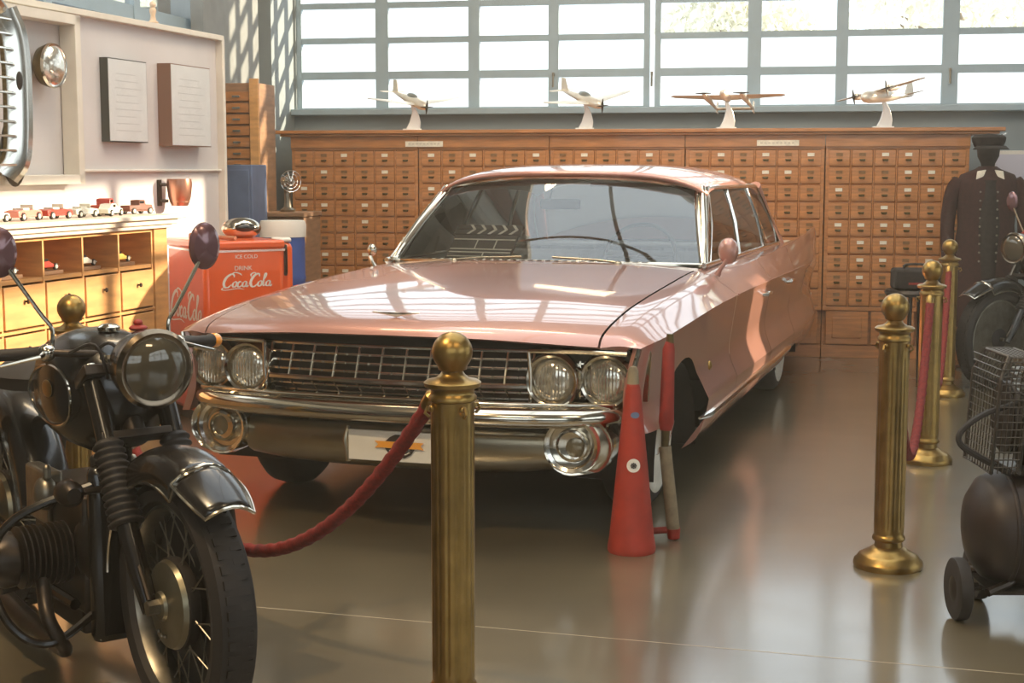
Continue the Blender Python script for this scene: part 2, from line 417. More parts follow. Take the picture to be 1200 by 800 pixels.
for u in range(UN):
    x0 = CX0 + u * UW
    t = thing('card_catalogue_cabinet', CN[u], 'cabinet', RW(x0, CYF), -RA, 'oak card catalogue units')
    g = G(); w = UW - .004
    g.box((w / 2, .34, .84), (w, CD - .06, 1.60))          # carcass behind the drawers
    g.box((w / 2, .03, .05), (w, .03, .10)); g.box((w / 2, .012, 1.675), (w, .05, .092))
    g.box((w / 2, .02, .385), (w, .04, .03)); g.box((w / 2, .02, 1.622), (w, .04, .02))
    for k in range(7): g.box((.02 + k * (w - .04) / 6, .022, 1.0), (.012 if 0 < k < 6 else .034, .034, 1.24))
    for r_ in range(1, 9): g.box((w / 2, .024, 1.612 - r_ * .1345), (w, .03, .010))
    g.build('carcass', WOODC, t, bevel=.003)
    g = G()
    for k in range(3): 
        c = .02 + (k + .5) * (w - .04) / 3; g.box((c, .02, .235), ((w - .04) / 3 - .02, .03, .26)); g.box((c, .004, .235), ((w - .04) / 3 - .12, .01, .16))
    g.build('base_panel', WOODC, t, bevel=.004)
    for r_ in range(9):
        for k in range(6):
            d = drawer_src.copy(); COL.objects.link(d); d.parent = t
            d.location = (.02 + (k + .5) * (w - .04) / 6, rd.uniform(-.004, .002), 1.612 - (r_ + .5) * .1345)
            p = pull_src.copy(); COL.objects.link(p); p.parent = d; p.location = (0, 0, -.018)
            h = (holder_src if rd.random() < .42 else holderd_src).copy(); COL.objects.link(h); h.parent = d; h.location = (0, 0, .026)
for o in (drawer_src, pull_src, holder_src, holderd_src): bpy.data.objects.remove(o)
g = G(); g.box(((CX0 + CX1) / 2 + .06, CYF + .30, 1.757), (CX1 - CX0 + .36, .74, .03)); g.box(((CX0 + CX1) / 2 + .06, CYF + .29, 1.732), (CX1 - CX0 + .28, .68, .02))
tag(g.build('cabinet_top', WOODC, rotz=-RA, bevel=.006), 'long brown oak top board running over all the card catalogue units', 'worktop')
for (x0, x1, lb) in ((-3.06, -2.75, 'small blank cream label strip on the frieze at the left'), (-.26, .06, 'small blank cream label strip on the frieze above the tail fin')):
    g = G().box(((x0 + x1) / 2, CYF - .018, 1.66), (x1 - x0, .006, .044)); g.cur = 1
    for k in range(9): g.box((x0 + .035 + k * .03, CYF - .0215, 1.66), (.018, .001, .006))
    tag(g.build('frieze_label', [PAPER, mat('faded_ink', (.45, .38, .3), .8)], rotz=-RA), lb, 'label')

# ------------------------------------------------------------------ model aeroplanes on the cabinet top
def plane(loc, yaw, pitch, roll, label, kind, span=.70):
    t = thing('model_aeroplane', label, 'model plane', loc, 0, 'polished model aeroplanes on stands', 1.15)
    s = G(); s.box((0, 0, .008), (.13, .09, .014))
    s.prism([(-.045, .012), (.055, .012), (.06, .06), (.045, .12), (.01, .185), (-.012, .19), (-.0, .13), (-.02, .06)], .03)
    s.build('stand', STANDM, t, bevel=.004)
    M = T(0, 0, .215) @ Euler((roll, pitch, yaw)).to_matrix().to_4x4()   # local x = nose
    hs = span / 2
    def wing(g, x, z, half, cr, ct, th, dih, sweep=.02):
        for sgn in (-1, 1):
            rings = []
            for f in (0, .35, .7, .93, 1):
                c = cr + (ct - cr) * f if f < 1 else ct * .35
                y = sgn * half * f; zz = z + dih * half * f; xo = x - sweep * f
                tt = th * (1 - .65 * f)
                rings.append([(xo + c * q, y, zz + tt * e) for q, e in ((.5, 0), (.3, .5), (0, .55), (-.3, .3), (-.5, 0), (-.3, -.2), (0, -.4), (.3, -.4))])
            g.loft(rings, M)
    if kind == 'twin_boom':
        f = G(); f.lathe([(0, -.10), (.018, -.07), (.03, 0), (.03, .06), (.018, .11), (0, .13)], 14, M @ T(.02, 0, 0, ry=pi / 2)); f.ell((.03, 0, .025), (.11, .04, .04), M); f.build('fuselage', SILVER, t)
        w = G(); wing(w, 0, .0, hs, .13, .06, .018, .05); w.build('wing', SILVER, t)
        for sg in (-1, 1):
            b = G(); b.lathe([(0, -.30), (.008, -.28), (.012, -.15), (.022, 0), (.022, .06), (.014, .10), (0, .12)], 12, M @ T(.01, sg * .13, -.005, ry=pi / 2)); bo = b.build('engine_boom', SILVER, t)
            p = G(); p.tube([(.13, sg * .13 - .055, -.005), (.13, sg * .13, -.005), (.13, sg * .13 + .055, -.005)], [.003, .007, .003], 6, M); p.build('propeller', DARKMET, bo)
        tl = G(); tl.box((-.27, 0, 0), (.05, .26, .006), M)
        for sg in (-1, 1): tl.prism([(-.30, -.03), (-.24, -.03), (-.25, .05), (-.29, .05)], .006, M @ T(0, sg * .13, 0))
        tl.build('tailplane', SILVER, t, bevel=.002)
    else:
        L = .48 if kind == 'fighter' else .54
        fat = .036 if kind == 'fighter' else .042
        f = G(); f.lathe([(0, -L * .58), (.008, -L * .55), (.018, -L * .35), (fat * .85, -L * .1), (fat, L * .1), (fat, L * .28), (fat * .8, L * .37), (fat * .35, L * .41), (0, L * .43)], 18, M @ T(0, 0, 0, ry=pi / 2)); f.build('fuselage', SILVER, t)
        c = G(); c.ell((.0, 0, fat * .8), (.14, .045, .05), M); c.build('canopy', mat('canopy_glass', (.3, .32, .3), .15, .5) if 'canopy_glass' not in bpy.data.materials else bpy.data.materials['canopy_glass'], t)
        w = G(); wing(w, .05, -.012 if kind == 'fighter' else .035, hs, .14, .05, .02, .10 if kind == 'fighter' else .03); w.build('wing', SILVER, t)
        tl = G(); wing(tl, -L * .5, .01, .12, .07, .035, .008, 0); tl.prism([(-L * .59, 0), (-L * .42, .01), (-L * .52, .095), (-L * .60, .09)], .008, M); tl.build('tailplane', SILVER, t)
        xs = [(L * .44, 0, 0)] if kind == 'fighter' else [(.14, -.14, .03), (.14, .14, .03)]
        for (x, y, z) in xs:
            if kind != 'fighter':
                e = G(); e.lathe([(0, -.09), (.018, -.04), (.024, .02), (.022, .04), (0, .055)], 12, M @ T(.08, y, z, ry=pi / 2)); par = e.build('engine', SILVER, t)
            else: par = t
            p = G(); p.tube([(x, y - .05, z), (x, y, z), (x, y + .05, z)], [.002, .006, .002], 6, M); p.tube([(x, y, z - .05), (x, y, z), (x, y, z + .05)], [.003, .010, .003], 6, M); p.build('propeller', DARKMET, par)
ZT = 1.772
plane(RW(-3.07, 12.06, ZT), R(-56), R(15), R(2), 'polished model aeroplane left of the others, on a curved stand above the cream frieze label', 'fighter', .76)
plane(RW(-1.64, 12.06, ZT), R(-56), R(15), R(8), 'polished model aeroplane standing over the car roof, tail to the left', 'fighter', .74)
plane(RW(-.51, 12.06, ZT), R(-112), R(-14), R(0), 'polished twin-boom model aeroplane with two hanging tail fins', 'twin_boom', .80)
plane(RW(.70, 12.06, ZT), R(-142), R(3), R(10), 'polished twin-engined model aeroplane at the right end of the cabinet top', 'bomber', .74)

# ------------------------------------------------------------------ counter with pigeonholes and drawers
t = thing('drawer_counter', 'long oak shop counter with pigeonholes above rows of drawers', 'counter', CW(-4.0, 3.9), -CA)
CL = 3.47   # local y from 0..CL ; front face at x=0, body towards -x
COLS = [CL - .15 - .3425 * k for k in range(10)]  # boundaries going towards the camera
g = G(); g.box((-.25, CL / 2, .06), (.46, CL, .12)); g.box((-.48, CL / 2, .6), (.03, CL, 1.08)); g.box((-.25, CL / 2, .945), (.47, CL, .02))
g.box((-.25, CL - .07, .6), (.5, .14, 1.09)); g.box((-.25, .02, .6), (.5, .04, 1.09)); g.box((-.25, CL / 2, 1.135), (.48, CL, .02))
for y in COLS: g.box((-.245, y, .63), (.47, .014, 1.02))
for z in (.715, .515, .315, .12): g.box((-.235, CL / 2, z), (.46, CL, .014))
g.build('carcass', WOODL, t, bevel=.002)
g = G(); g.box((-.22, CL / 2 + .02, 1.205), (.60, CL + .12, .022)); g.box((-.23, CL / 2 + .01, 1.18), (.56, CL + .06, .03)); g.box((-.235, CL / 2, 1.155), (.53, CL + .02, .022))
g.build('countertop', WHTOP, t, bevel=.005)
g0 = G(); g0.box((-.012, 0, 0), (.02, .322, .158)); dsrc = g0.build('drawer', WOODL, bevel=.003)
g0 = G(); g0.lathe([(.004, 0), (.004, .008), (.010, .012), (.008, .02), (0, .022)], 10, T(0, 0, 0, ry=pi / 2)); ksrc = g0.build('knob', DARKMET)
for k in range(9):
    for z0, z1 in ((.727, .930), (.527, .703), (.327, .503), (.132, .303)):
        d = dsrc.copy(); COL.objects.link(d); d.parent = t; d.location = (0, (COLS[k] + COLS[k + 1]) / 2, (z0 + z1) / 2); d.scale = (1, 1, (z1 - z0) / .165)
        q = ksrc.copy(); COL.objects.link(q); q.parent = d; q.location = (0, 0, .02)
bpy.data.objects.remove(dsrc); bpy.data.objects.remove(ksrc)

# toy cars: on the counter and in the pigeonholes
def toy(name, label, cat, loc, rotz, m, kind, s=1., group=None):
    t = thing(name, label, cat, loc, rotz, group)
    prof = {'convertible': [(-.10, .018), (-.102, .040), (-.06, .046), (-.02, .044), (.02, .044), (.035, .046), (.095, .040), (.102, .030), (.10, .018)],
            'saloon': [(-.10, .018), (-.102, .038), (-.075, .042), (-.05, .064), (.005, .066), (.035, .044), (.095, .038), (.10, .018)],
            'sports': [(-.09, .014), (-.095, .030), (-.06, .040), (-.02, .050), (.01, .048), (.04, .034), (.085, .028), (.095, .014)],
            'truck': [(-.10, .022), (-.10, .048), (-.02, .048), (-.02, .075), (.025, .078), (.035, .052), (.085, .050), (.092, .022)]}[kind]
    prof = [(x * s, z * s) for x, z in prof]
    g = G(); g.prism(prof, .066 * s); g.box((0, 0, .019 * s), (.2 * s, .07 * s, .008 * s)); g.build('body', m, t, bevel=.004)
    if kind == 'convertible':
        g = G(); g.box((.03 * s, 0, .056 * s), (.003, .058 * s, .02 * s), T(0, 0, 0)); g.build('windscreen', TOYWHITE, t)
        g = G(); g.box((-.02 * s, 0, .047 * s), (.05 * s, .05 * s, .012 * s)); g.build('seat', TOYWHITE, t, bevel=.002)
    else:
        g = G(); g.box(((0 if kind == 'truck' else -.022) * s, 0, (.064 if kind == 'truck' else .054) * s), (.034 * s, .068 * s, .013 * s)); g.build('window', GLOSSK, t)
    for x in (-.065, .065):
        for y in (-.032, .032):
            w = G(); w.lathe([(.006, -.006), (.0175, -.006), (.0175, .006), (.006, .006)], 14, T(x * s, y * s, .0175 * s, rx=pi / 2, s=s)); wh = w.build('wheel', BLACK, t)
            w = G(); w.lathe([(.0105, -.0075), (.0105, .0075)], 12, T(x * s, y * s, .0175 * s, rx=pi / 2, s=s)); w.build('hub', TOYWHITE, wh)
tz = 1.2162; ang = pi / 2 - CA
TG = 'toy cars parked on the counter'
toy('toy_car', 'cream toy car on the counter, cut off by the left edge', 'toy car', CW(-4.14, 5.98, tz), ang, TOYWHITE, 'saloon', 1.05, TG)
toy('toy_car', 'salmon toy convertible with white seat on the counter', 'toy car', CW(-4.14, 6.24, tz), ang + .1, TOYPINK, 'convertible', 1.15, TG)
toy('toy_car', 'red toy convertible with cream windscreen on the counter', 'toy car', CW(-4.14, 6.50, tz), ang, TOYRED, 'convertible', 1.1, TG)
toy('toy_car', 'cream toy roadster in the middle of the counter row', 'toy car', CW(-4.14, 6.75, tz), ang, TOYWHITE, 'convertible', 1.05, TG)
toy('toy_car', 'cream toy saloon in front of the red toy truck', 'toy car', CW(-4.12, 6.99, tz), ang + .15, TOYWHITE, 'saloon', 1.0, TG)
toy('toy_truck', 'dark red toy pickup truck on the counter', 'toy truck', CW(-4.24, 7.14, tz), ang + .2, TOYRED, 'truck', 1.15, TG)
toy('toy_truck', 'brown toy lorry at the far end of the counter', 'toy truck', CW(-4.17, 7.36, tz), ang - .2, mat('toy_brown', (.2, .08, .05), .5), 'truck', 1.0, TG)
ks = [(COLS[k] + COLS[k + 1]) / 2 for k in range(4)]
for k, (m, lb, cat) in enumerate(((TOYYEL, 'yellow toy sports car in the pigeonhole nearest the red cooler', 0), (TOYWHITE, 'cream toy sports car in the second pigeonhole from the red cooler', 0),
                             (TOYRED, 'dark red toy sports car in the third pigeonhole', 0), (TOYBLUE, 'steel blue toy sports car in the leftmost full pigeonhole', 0))):
    b = G().box((0, 0, .009), (.20, .10, .018)); bo = b.build('display_plinth', WOODS, bevel=.002)
    p = CW(-4.10, 3.9 + ks[k] - .04, .956); bo.location = p; bo.rotation_euler.z = ang
    tag(bo, ['small wooden plinth under the yellow toy car', 'small wooden plinth under the cream toy sports car', 'small wooden plinth under the dark red toy sports car', 'small wooden plinth under the steel blue toy car'][k], 'plinth', 'plinths in the pigeonholes')
    toy('toy_car', lb, 'toy car', (p[0], p[1], p[2] + .0185), ang, m, 'sports', .95, 'toy cars in the pigeonholes')

# ------------------------------------------------------------------ display board behind the counter
t = thing('display_board', 'large pale painted display board standing behind the counter', 'display board', CW(-4.58, 4.2), -CA)
g = G(); g.box((0, 2.46, 1.15), (.05, 4.92, 2.30)); g.build('panel', BOARD, t)
g = G(); g.box((.02, 2.46, 2.315), (.11, 4.96, .035)); g.box((.03, 4.93, 1.16), (.09, .035, 2.3)); g.build('frame', BOARDF, t, bevel=.004)
g = G(); g.box((.035, 4.04, 1.452), (.03, 1.78, .014)); g.build('rail', WHITE, t, bevel=.003)
def wall_panel(y0, y1, z0, z1, dep, m, label):
    g = G(); g.box((dep / 2, (y1 - y0) / 2, (z1 - z0) / 2), (dep, y1 - y0, z1 - z0)); g.cur = 1
    g.box((dep + .001, (y1 - y0) / 2, (z1 - z0) / 2), (.003, y1 - y0 - .012, z1 - z0 - .012)); g.cur = 2
    for k in range(9): g.box((dep + .0028, (y1 - y0) / 2 - .01 * (k % 3), (z1 - z0) * (.14 + .085 * k)), (.0008, (y1 - y0) * (.66 - .08 * (k % 3)), .006))
    o = g.build('information_panel', [m, mat('print_sheet', (.66, .66, .64), .5, vary=.05), mat('grey_print', (.56, .56, .54), .7)], bevel=.002)
    o.location = CW(-4.554, y0, z0); o.rotation_euler.z = -CA; tag(o, label, 'panel', 'information panels on the board')
wall_panel(7.66, 8.10, 1.615, 2.09, .05, mat('edge_dark', (.06, .06, .05), .7), 'thin information panel with dark edge on the board, nearer the framed radiator grille')
wall_panel(8.32, 8.84, 1.60, 2.10, .09, mat('edge_wood', (.22, .12, .08), .7), 'deeper information panel with brown edge, above the copper mug')
# framed showcase with radiator grille and lamp
t = thing('picture_frame', 'wide pale picture frame around the radiator grille', 'frame', CW(-4.55, 5.3, 1.38), -CA)
g = G(); W_, H_ = 2.0, .90
g.box((.05, W_ / 2, H_ - .025), (.10, W_, .05)); g.box((.05, W_ / 2, .025), (.10, W_, .05)); g.box((.05, W_ - .025, H_ / 2), (.10, .05, H_)); g.box((.05, .025, H_ / 2), (.10, .05, H_))
g.build('frame', BOARDF, t, bevel=.004)
t = thing('radiator_grille', 'large chrome antique vehicle radiator grille hung in the frame', 'grille', CW(-4.50, 6.37, 1.43), -CA)
g = G()
side = crom([(.10, .12, 0), (.15, .15, .10), (.16, .16, .40), (.15, .155, .66), (.12, .12, .80)], 6)
g.tube(side, .035, 8, flat=2.0); g.tube([(p.x, -.62 - p.y, p.z) for p in side], .035, 8, flat=2.0)
g.tube(crom([(.12, .12, .80), (.16, -.05, .86), (.18, -.25, .87), (.16, -.45, .86), (.12, -.74, .80)], 5), .03, 8)
g.build('surround', CHROMEW, t)
g = G()
for k in range(11): z = .05 + k * .07; g.tube([(.09, .15, z), (.19, .08, z), (.205, -.25, z), (.19, -.6, z), (.09, -.75, z)], .006, 6)
g.build('bars', CHROMEW, t)
g = G(); g.grid([[(.08, .12, .0), (.17, -.25, .0), (.08, -.75, 0)], [(.08, .12, .80), (.17, -.25, .84), (.08, -.75, .8)]]); g.build('core', mat('radiator_core', (.20, .15, .07), .7, .3, vary=.4, scale=80), t)
g = G(); g.ell((.20, .12, .46), (.02, .05, .09)); g.build('badge', DARKMET, t)
g = G(); g.ell((.1, .2, .12), (.14, .09, .36)); g.build('horn', DARKMET, t)
t = thing('wall_lamp', 'round chrome headlamp mounted on the board right of the radiator grille', 'lamp', CW(-4.545, 7.03, 2.0), -CA)
g = G(); g.lathe([(0, 0), (.05, .0), (.10, .035), (.115, .075), (.118, .09), (.108, .094)], 28, T(0, 0, 0, ry=pi / 2)); g.build('housing', BRASSD, t)
g = G(); g.lathe([(.108, .09), (.119, .092), (.114, .105), (.104, .10)], 28, T(0, 0, 0, ry=pi / 2)); g.build('rim', CHROMEW, t)
g = G(); g.lathe([(.106, .096), (.09, .112), (.05, .124), (0, .128)], 28, T(0, 0, 0, ry=pi / 2)); g.build('lens', LENS, t)
# small items on and near the board
t = thing('toy_figure', 'tiny tan figurine standing on top of the board', 'figurine', CW(-4.56, 8.30, 2.3335), 0)
g = G(); g.lathe([(.03, 0), (.034, .01), (.02, .02), (.014, .05), (.022, .075), (.02, .09), (.01, .10)], 14); g.build('torso', mat('tan_resin', (.75, .55, .38), .6), t)
g = G(); g.ell((0, 0, .115), (.04, .04, .045)); g.build('head', mat('tan_resin_light', (.8, .62, .45), .6), t)
t = thing('copper_cup', 'copper cup on a dark bracket fixed to the board above the red cooler', 'cup', CW(-4.554, 8.36, 1.235), -CA)
g = G(); g.lathe([(0, .0), (.05, 0), (.068, .05), (.078, .13), (.074, .165), (.068, .165), (.07, .13), (.06, .02), (0, .015)], 24, T(.11, 0, 0)); g.build('cup', mat('copper', (.55, .27, .18), .3, .9, vary=.2), t)
g = G(); g.tube([(0, -.06, .03), (.05, -.03, .03)], .010, 8); g.tube([(0, -.06, .13), (.05, -.03, .13)], .010, 8); g.box((.006, -.06, .08), (.012, .04, .16)); g.build('bracket', DARKMET, t)

# ------------------------------------------------------------------ red cooler with lettering
CR = R(30)
t = thing('drinks_cooler', 'red chest drinks cooler with white script lettering beside the counter', 'cooler', (-1.728, 8.37, 0), CR)
# local: x along the right-hand face (0..w1), y along the left-hand face going back (0..w2)
w1, w2, hh = .48, .68, 1.05
g = G(); g.box((w1 / 2, w2 / 2, .535), (w1, w2, .97)); g.build('body', RED, t, bevel=.03)
g = G(); g.box((w1 / 2, w2 / 2, 1.03), (w1 + .012, w2 + .012, .05)); g.build('lid', RED, t, bevel=.015)
g = G(); g.box((w1 / 2, w2 / 2, .998), (w1 + .006, w2 + .006, .012)); g.build('trim_band', CHROMEW, t)
g = G(); g.box((w1 / 2, w2 / 2, .03), (w1 * .96, w2 * .96, .06)); g.build('plinth', DARKMET, t)
def script_text(g, M):
    """cursive lettering as flat ribbons in the XZ plane facing -Y, about 4.6 x 1.4 units"""
    def ribbon(pts, w):
        pts = crom([(p[0] + .22 * p[1], 0, p[1]) for p in pts], 7); n = len(pts); L = []; Rr = []
        for i, p in enumerate(pts):
            tg = (pts[min(i + 1, n - 1)] - pts[max(i - 1, 0)]).normalized(); nn = Vector((-tg.z, 0, tg.x))
            ww = w * 1.35 * (.5 + .5 * abs(tg.z)) * min(1, .35 + 3 * min(i, n - 1 - i) / n)
            L.append(p + nn * ww); Rr.append(p - nn * ww)
        g.add([tuple(q) for q in L] + [tuple(q) for q in Rr], [(i, i + 1, n + i + 1, n + i) for i in range(n - 1)], M)
    ribbon([(1.0, .95), (.92, 1.2), (.62, 1.25), (.22, .95), (.05, .45), (.2, .05), (.55, -.02), (.85, .25)], .10)
    ribbon([(.62, 1.25), (1.0, 1.42), (1.5, 1.30), (1.75, 1.12)], .06)
    ribbon([(.2, .05), (-.05, -.18), (.4, -.28), (1.6, -.16), (2.3, -.28)], .05)
    def o(cx): ribbon([(cx + .05, .52), (cx - .15, .40), (cx - .18, .12), (cx, -.0), (cx + .18, .15), (cx + .18, .42), (cx + .02, .52), (cx - .05, .45)], .075)
    def l(cx): ribbon([(cx - .15, .3), (cx + .1, .9), (cx + .12, 1.2), (cx - .02, 1.15), (cx - .04, .4), (cx + .05, .02), (cx + .22, .12)], .07)
    def a_(cx): o(cx); ribbon([(cx + .2, .5), (cx + .18, .12), (cx + .32, .0), (cx + .45, .15)], .075)
    o(1.18); ribbon([(1.85, .42), (1.68, .52), (1.5, .32), (1.55, .05), (1.75, .0), (1.92, .15)], .075); a_(2.18)
    ribbon([(2.62, .3), (2.82, .32)], .07)
    ribbon([(3.62, .95), (3.5, 1.2), (3.25, 1.2), (2.95, .9), (2.8, .45), (2.95, .05), (3.25, -.02), (3.5, .22)], .10)
    ribbon([(3.25, 1.2), (3.0, 1.35), (2.7, 1.2), (2.75, .95)], .06)
    o(3.78); l(4.15); a_(4.62)
g = G(); script_text(g, T(w1 / 2 - .135, -.0015, .795) @ Matrix.Scale(.058, 4)); g.build('lettering', WHITE, t, merge=False)
g = G(); text_mesh(g, 'DRINK', .035, T(w1 / 2 - .01, -.0015, .90, rx=pi / 2)); g.build('small_lettering', WHITE, t)
g = G(); text_mesh(g, 'ICE COLD', .03, T(w1 / 2 + .01, -.0015, .965, rx=pi / 2)); g.build('small_lettering', WHITE, t)
g = G(); script_text(g, T(-.0015, w2 - .05, .60, rz=-pi / 2) @ Matrix.Scale(.115, 4)); g.build('lettering', WHITE, t, merge=False)
# things on the cooler
def on_cool(x, y, z=1.0555): return (-1.728 + x * cos(CR) - y * sin(CR), 8.37 + x * sin(CR) + y * cos(CR), z)
t = thing('chrome_toaster', 'small rounded chrome appliance on the red cooler lid', 'appliance', on_cool(.36, .38), .5)
g = G(); g.ell((0, 0, .055), (.24, .16, .13)); g.build('shell', CHROME, t)
g = G(); g.ell((0, -.02, .06), (.17, .14, .08)); g.build('base', GLOSSK, t)
g = G(); g.tube([(-.16, .15, .012), (-.05, .0, .016), (.12, -.1, .012)], .012, 8); g.tube([(-.19, .13, .012), (-.12, .18, .016)], .02, 8)
tag(g.build('hand_tool', mat('tool_handle', (.5, .2, .1), .5), loc=on_cool(.16, .22), bevel=0), 'wooden handled tool lying across the red cooler lid', 'tool')
t = thing('drinks_dispenser', 'slim rounded red dispenser between the red cooler and the blue drum', 'dispenser', (-1.47, 9.52, 0), .2)
g = G(); g.box((0, 0, .50), (.13, .20, 1.0)); g.build('body', RED, t, bevel=.035)
g = G(); g.box((0, 0, 1.014), (.12, .18, .025)); g.build('lid', WHITE, t, bevel=.01)
g = G(); g.tube([(.02, -.105, .80), (.02, -.13, .82), (.02, -.13, .96), (.02, -.105, .98)], .012, 8); g.build('handle', DARKMET, t)
t = thing('blue_drum', 'blue drum with a white lid beside the card catalogue', 'drum', (-1.57, 10.25, 0))
g = G(); g.lathe([(.14, 0), (.15, .02), (.15, .34), (.155, .36), (.15, .38), (.15, .7), (.155, .72), (.15, .74), (.15, 1.04)], 28); g.build('body', BLUE, t)
g = G(); g.lathe([(.157, 1.0), (.16, 1.08), (.15, 1.11), (0, 1.115)], 28); g.build('lid', WHITE, t)
# shelf stand and desk fan
t = thing('side_cupboard', 'dark brown side cupboard in the corner under the fan', 'cupboard', (-1.70, 11.45, 0), -RA)
g = G(); g.box((0, 0, .55), (.36, .40, 1.1)); g.build('body', WOODS, t, bevel=.004)
g = G(); g.box((0, -.01, 1.12), (.38, .44, .035)); g.build('top', WOODS, t, bevel=.006)
t = thing('desk_fan', 'small grey vintage desk fan on the side cupboard', 'fan', (-1.70, 11.36, 1.1385), .5)
g = G(); g.lathe([(0, 0), (.055, 0), (.06, .015), (.03, .035), (.022, .09), (.026, .16), (0, .17)], 18); g.build('base', ALU, t)
g = G(); g.lathe([(0, -.07), (.035, -.06), (.045, 0), (.04, .05), (0, .06)], 16, T(0, 0, .23, rx=pi / 2)); g.build('motor', ALU, t)
g = G()
for r_ in (.03, .055, .08): g.tube([(r_ * cos(a / 18 * 2 * pi), -.075, .23 + r_ * sin(a / 18 * 2 * pi)) for a in range(18)], .003, 5, closed=True)
for k in range(10): a = k * pi / 5; g.tube([(0, -.085, .23), (.08 * cos(a), -.075, .23 + .08 * sin(a))], .0025, 5)
g.build('cage', CHROMEW, t)
# narrow tall drawers & blue panel
t = thing('narrow_drawer_tower', 'narrow tall wooden drawer tower standing beyond the board', 'drawer tower', (-2.18, 11.35, 0), -RA)
g = G(); g.box((.13, .2, 1.05), (.30, .38, 2.10)); g.build('body', WOODS, t, bevel=.003)
g = G(); g.box((.262, -.015, 1.07), (.07, .03, 2.12)); g.build('post', WOODL, t, bevel=.004)
for k in range(12):
    g = G(); g.box((.12, -.004, 2.0 - k * .085), (.20, .02, .07)); d = g.build('drawer', WOODC, t, bevel=.003)
    g = G(); g.box((.12, -.02, 2.0 - k * .085), (.06, .012, .014)); g.build('pull', CHROMEW, d)
t = thing('locker', 'slate blue metal locker standing in front of the narrow drawers', 'locker', (-1.93, 10.75, 0), -RA)
g = G(); g.box((0, 0, .745), (.26, .3, 1.49)); g.build('body', GBLUE, t, bevel=.006)
g = G(); g.box((0, -.155, .745), (.22, .012, 1.42)); g.build('door', GBLUE, t, bevel=.003)
g = G(); g.box((.08, -.166, .9), (.015, .015, .1)); g.build('handle', ALU, t)

# ================================================================== THE CAR
CPX, CPY, CTH = -.4786, 5.4767, .3102
KS = 1.06; CPX *= KS; CPY *= KS; CZ = 1.46 * (1 - KS)
car = thing('car', 'pink vintage sedan with quad headlamps, chrome grille and tail fins', 'car', (CPX, CPY, CZ), -CTH, None, KS)
def S(v, xs, ys): return smooth_interp(v, xs, ys)
def keypts(v):
    zt = S(v, [0, .02, .05, .10, .25, .6, 1.2, 2.0, 2.2, 4.6, 5.2, 5.5, 5.65, 5.75], [.838, .858, .872, .884, .906, .938, .972, 1.0, .995, .985, .965, .93, .88, .80])
    zc = S(v, [0, .1, .6, 1.7, 3.5, 5.4, 5.75], [.815, .826, .842, .868, .855, .815, .79])
    uc = S(v, [0, .12, .5, 2, 4.5, 5.4, 5.75], [.935, .962, .985, .995, .995, .975, .94])
    uf = S(v, [0, 1.4, 2.2, 3.0, 4.5, 5.65], [.865, .895, .875, .905, .94, .945])
    zf = S(v, [0, .05, .12, .5, 1.5, 2.2, 3.0, 4.0, 5.0, 5.5, 5.62, 5.70, 5.75], [.826, .850, .865, .898, .945, .955, .968, .995, 1.03, 1.06, 1.04, .92, .80])
    k3u = S(v, [0, 2.1, 3, 5.7], [.80, .80, .81, .83])
    k3z = min(zt - .018, 1.0) if v < 2 else S(v, [2, 2.3, 4.6, 5.3, 5.75], [.984, .985, .98, .945, .80])
    sk = S(v, [0, 3, 5.7], [.50, .475, .46])
    return [(0, zt + .014), (.40, zt + .009), (k3u - .008, k3z + .002), (k3u, k3z), (uf, zf), (uc, zc), (uc - .022, .72), (uc - .034, .60), (uc + .006, sk), (uc - .012, sk - .085), (uc - .055, .30), (uc - .12, .25)]
SEGN = [5, 5, 1, 3, 4, 4, 4, 5, 3, 3, 3]
def cr1(p0, p1, p2, p3, t):
    return tuple(.5 * ((2 * b) + (c - a) * t + (2 * a - 5 * b + 4 * c - d) * t * t + (3 * b - a - 3 * c + d) * t ** 3) for a, b, c, d in zip(p0, p1, p2, p3))
def zbottom(v):
    z = .245
    if v < .47: z = .50
    if abs(v - .86) < .40: z = max(z, .25 + .45 * sqrt(1 - ((v - .86) / .40) ** 2) ** .7)
    if abs(v - 4.28) < .46: z = max(z, .25 + .13 * sqrt(1 - ((v - 4.28) / .46) ** 2))
    return z
def section(v, inset=0.):
    K = keypts(v); sharp = {5, 8, 4} if v > 2.6 else {5, 8}
    pts = []
    for i in range(len(K) - 1):
        p1, p2 = K[i], K[i + 1]
        p0 = K[i - 1] if i > 0 and i not in sharp else tuple(2 * a - b for a, b in zip(p1, p2))
        p3 = K[i + 2] if i + 2 < len(K) and (i + 1) not in sharp else tuple(2 * b - a for a, b in zip(p1, p2))
        for k in range(SEGN[i]): pts.append(cr1(p0, p1, p2, p3, k / SEGN[i]))
    pts.append(K[-1])
    zb = zbottom(v); cut = sum(SEGN[:5])
    for j in range(cut, len(pts)):
        if pts[j][1] < zb:
            a, b = pts[j - 1], pts[j]
            q = a
            if a[1] > zb: t = (a[1] - zb) / (a[1] - b[1]); q = (a[0] + (b[0] - a[0]) * t, zb)
            pts[j:] = [q] * (len(pts) - j); break
    out = []
    for j, (u, z) in enumerate(pts):
        if inset:
            if j <= cut - 2: z -= inset
            else: u -= inset
            if cut - 5 < j <= cut - 2: u -= inset * .7
        bow = .15 * abs(u / .9) ** 2.6 * max(0, 1 - v / .6)
        out.append((u, v + bow, z))
    return out
st = {0, .008, .02, .035, .055, .08, .12, .17, .23, .30, .38, .469, .4701}
st |= {.86 + .40 * cos(pi * k / 16) for k in range(17)} | {4.28 + .46 * cos(pi * k / 16) for k in range(17)}
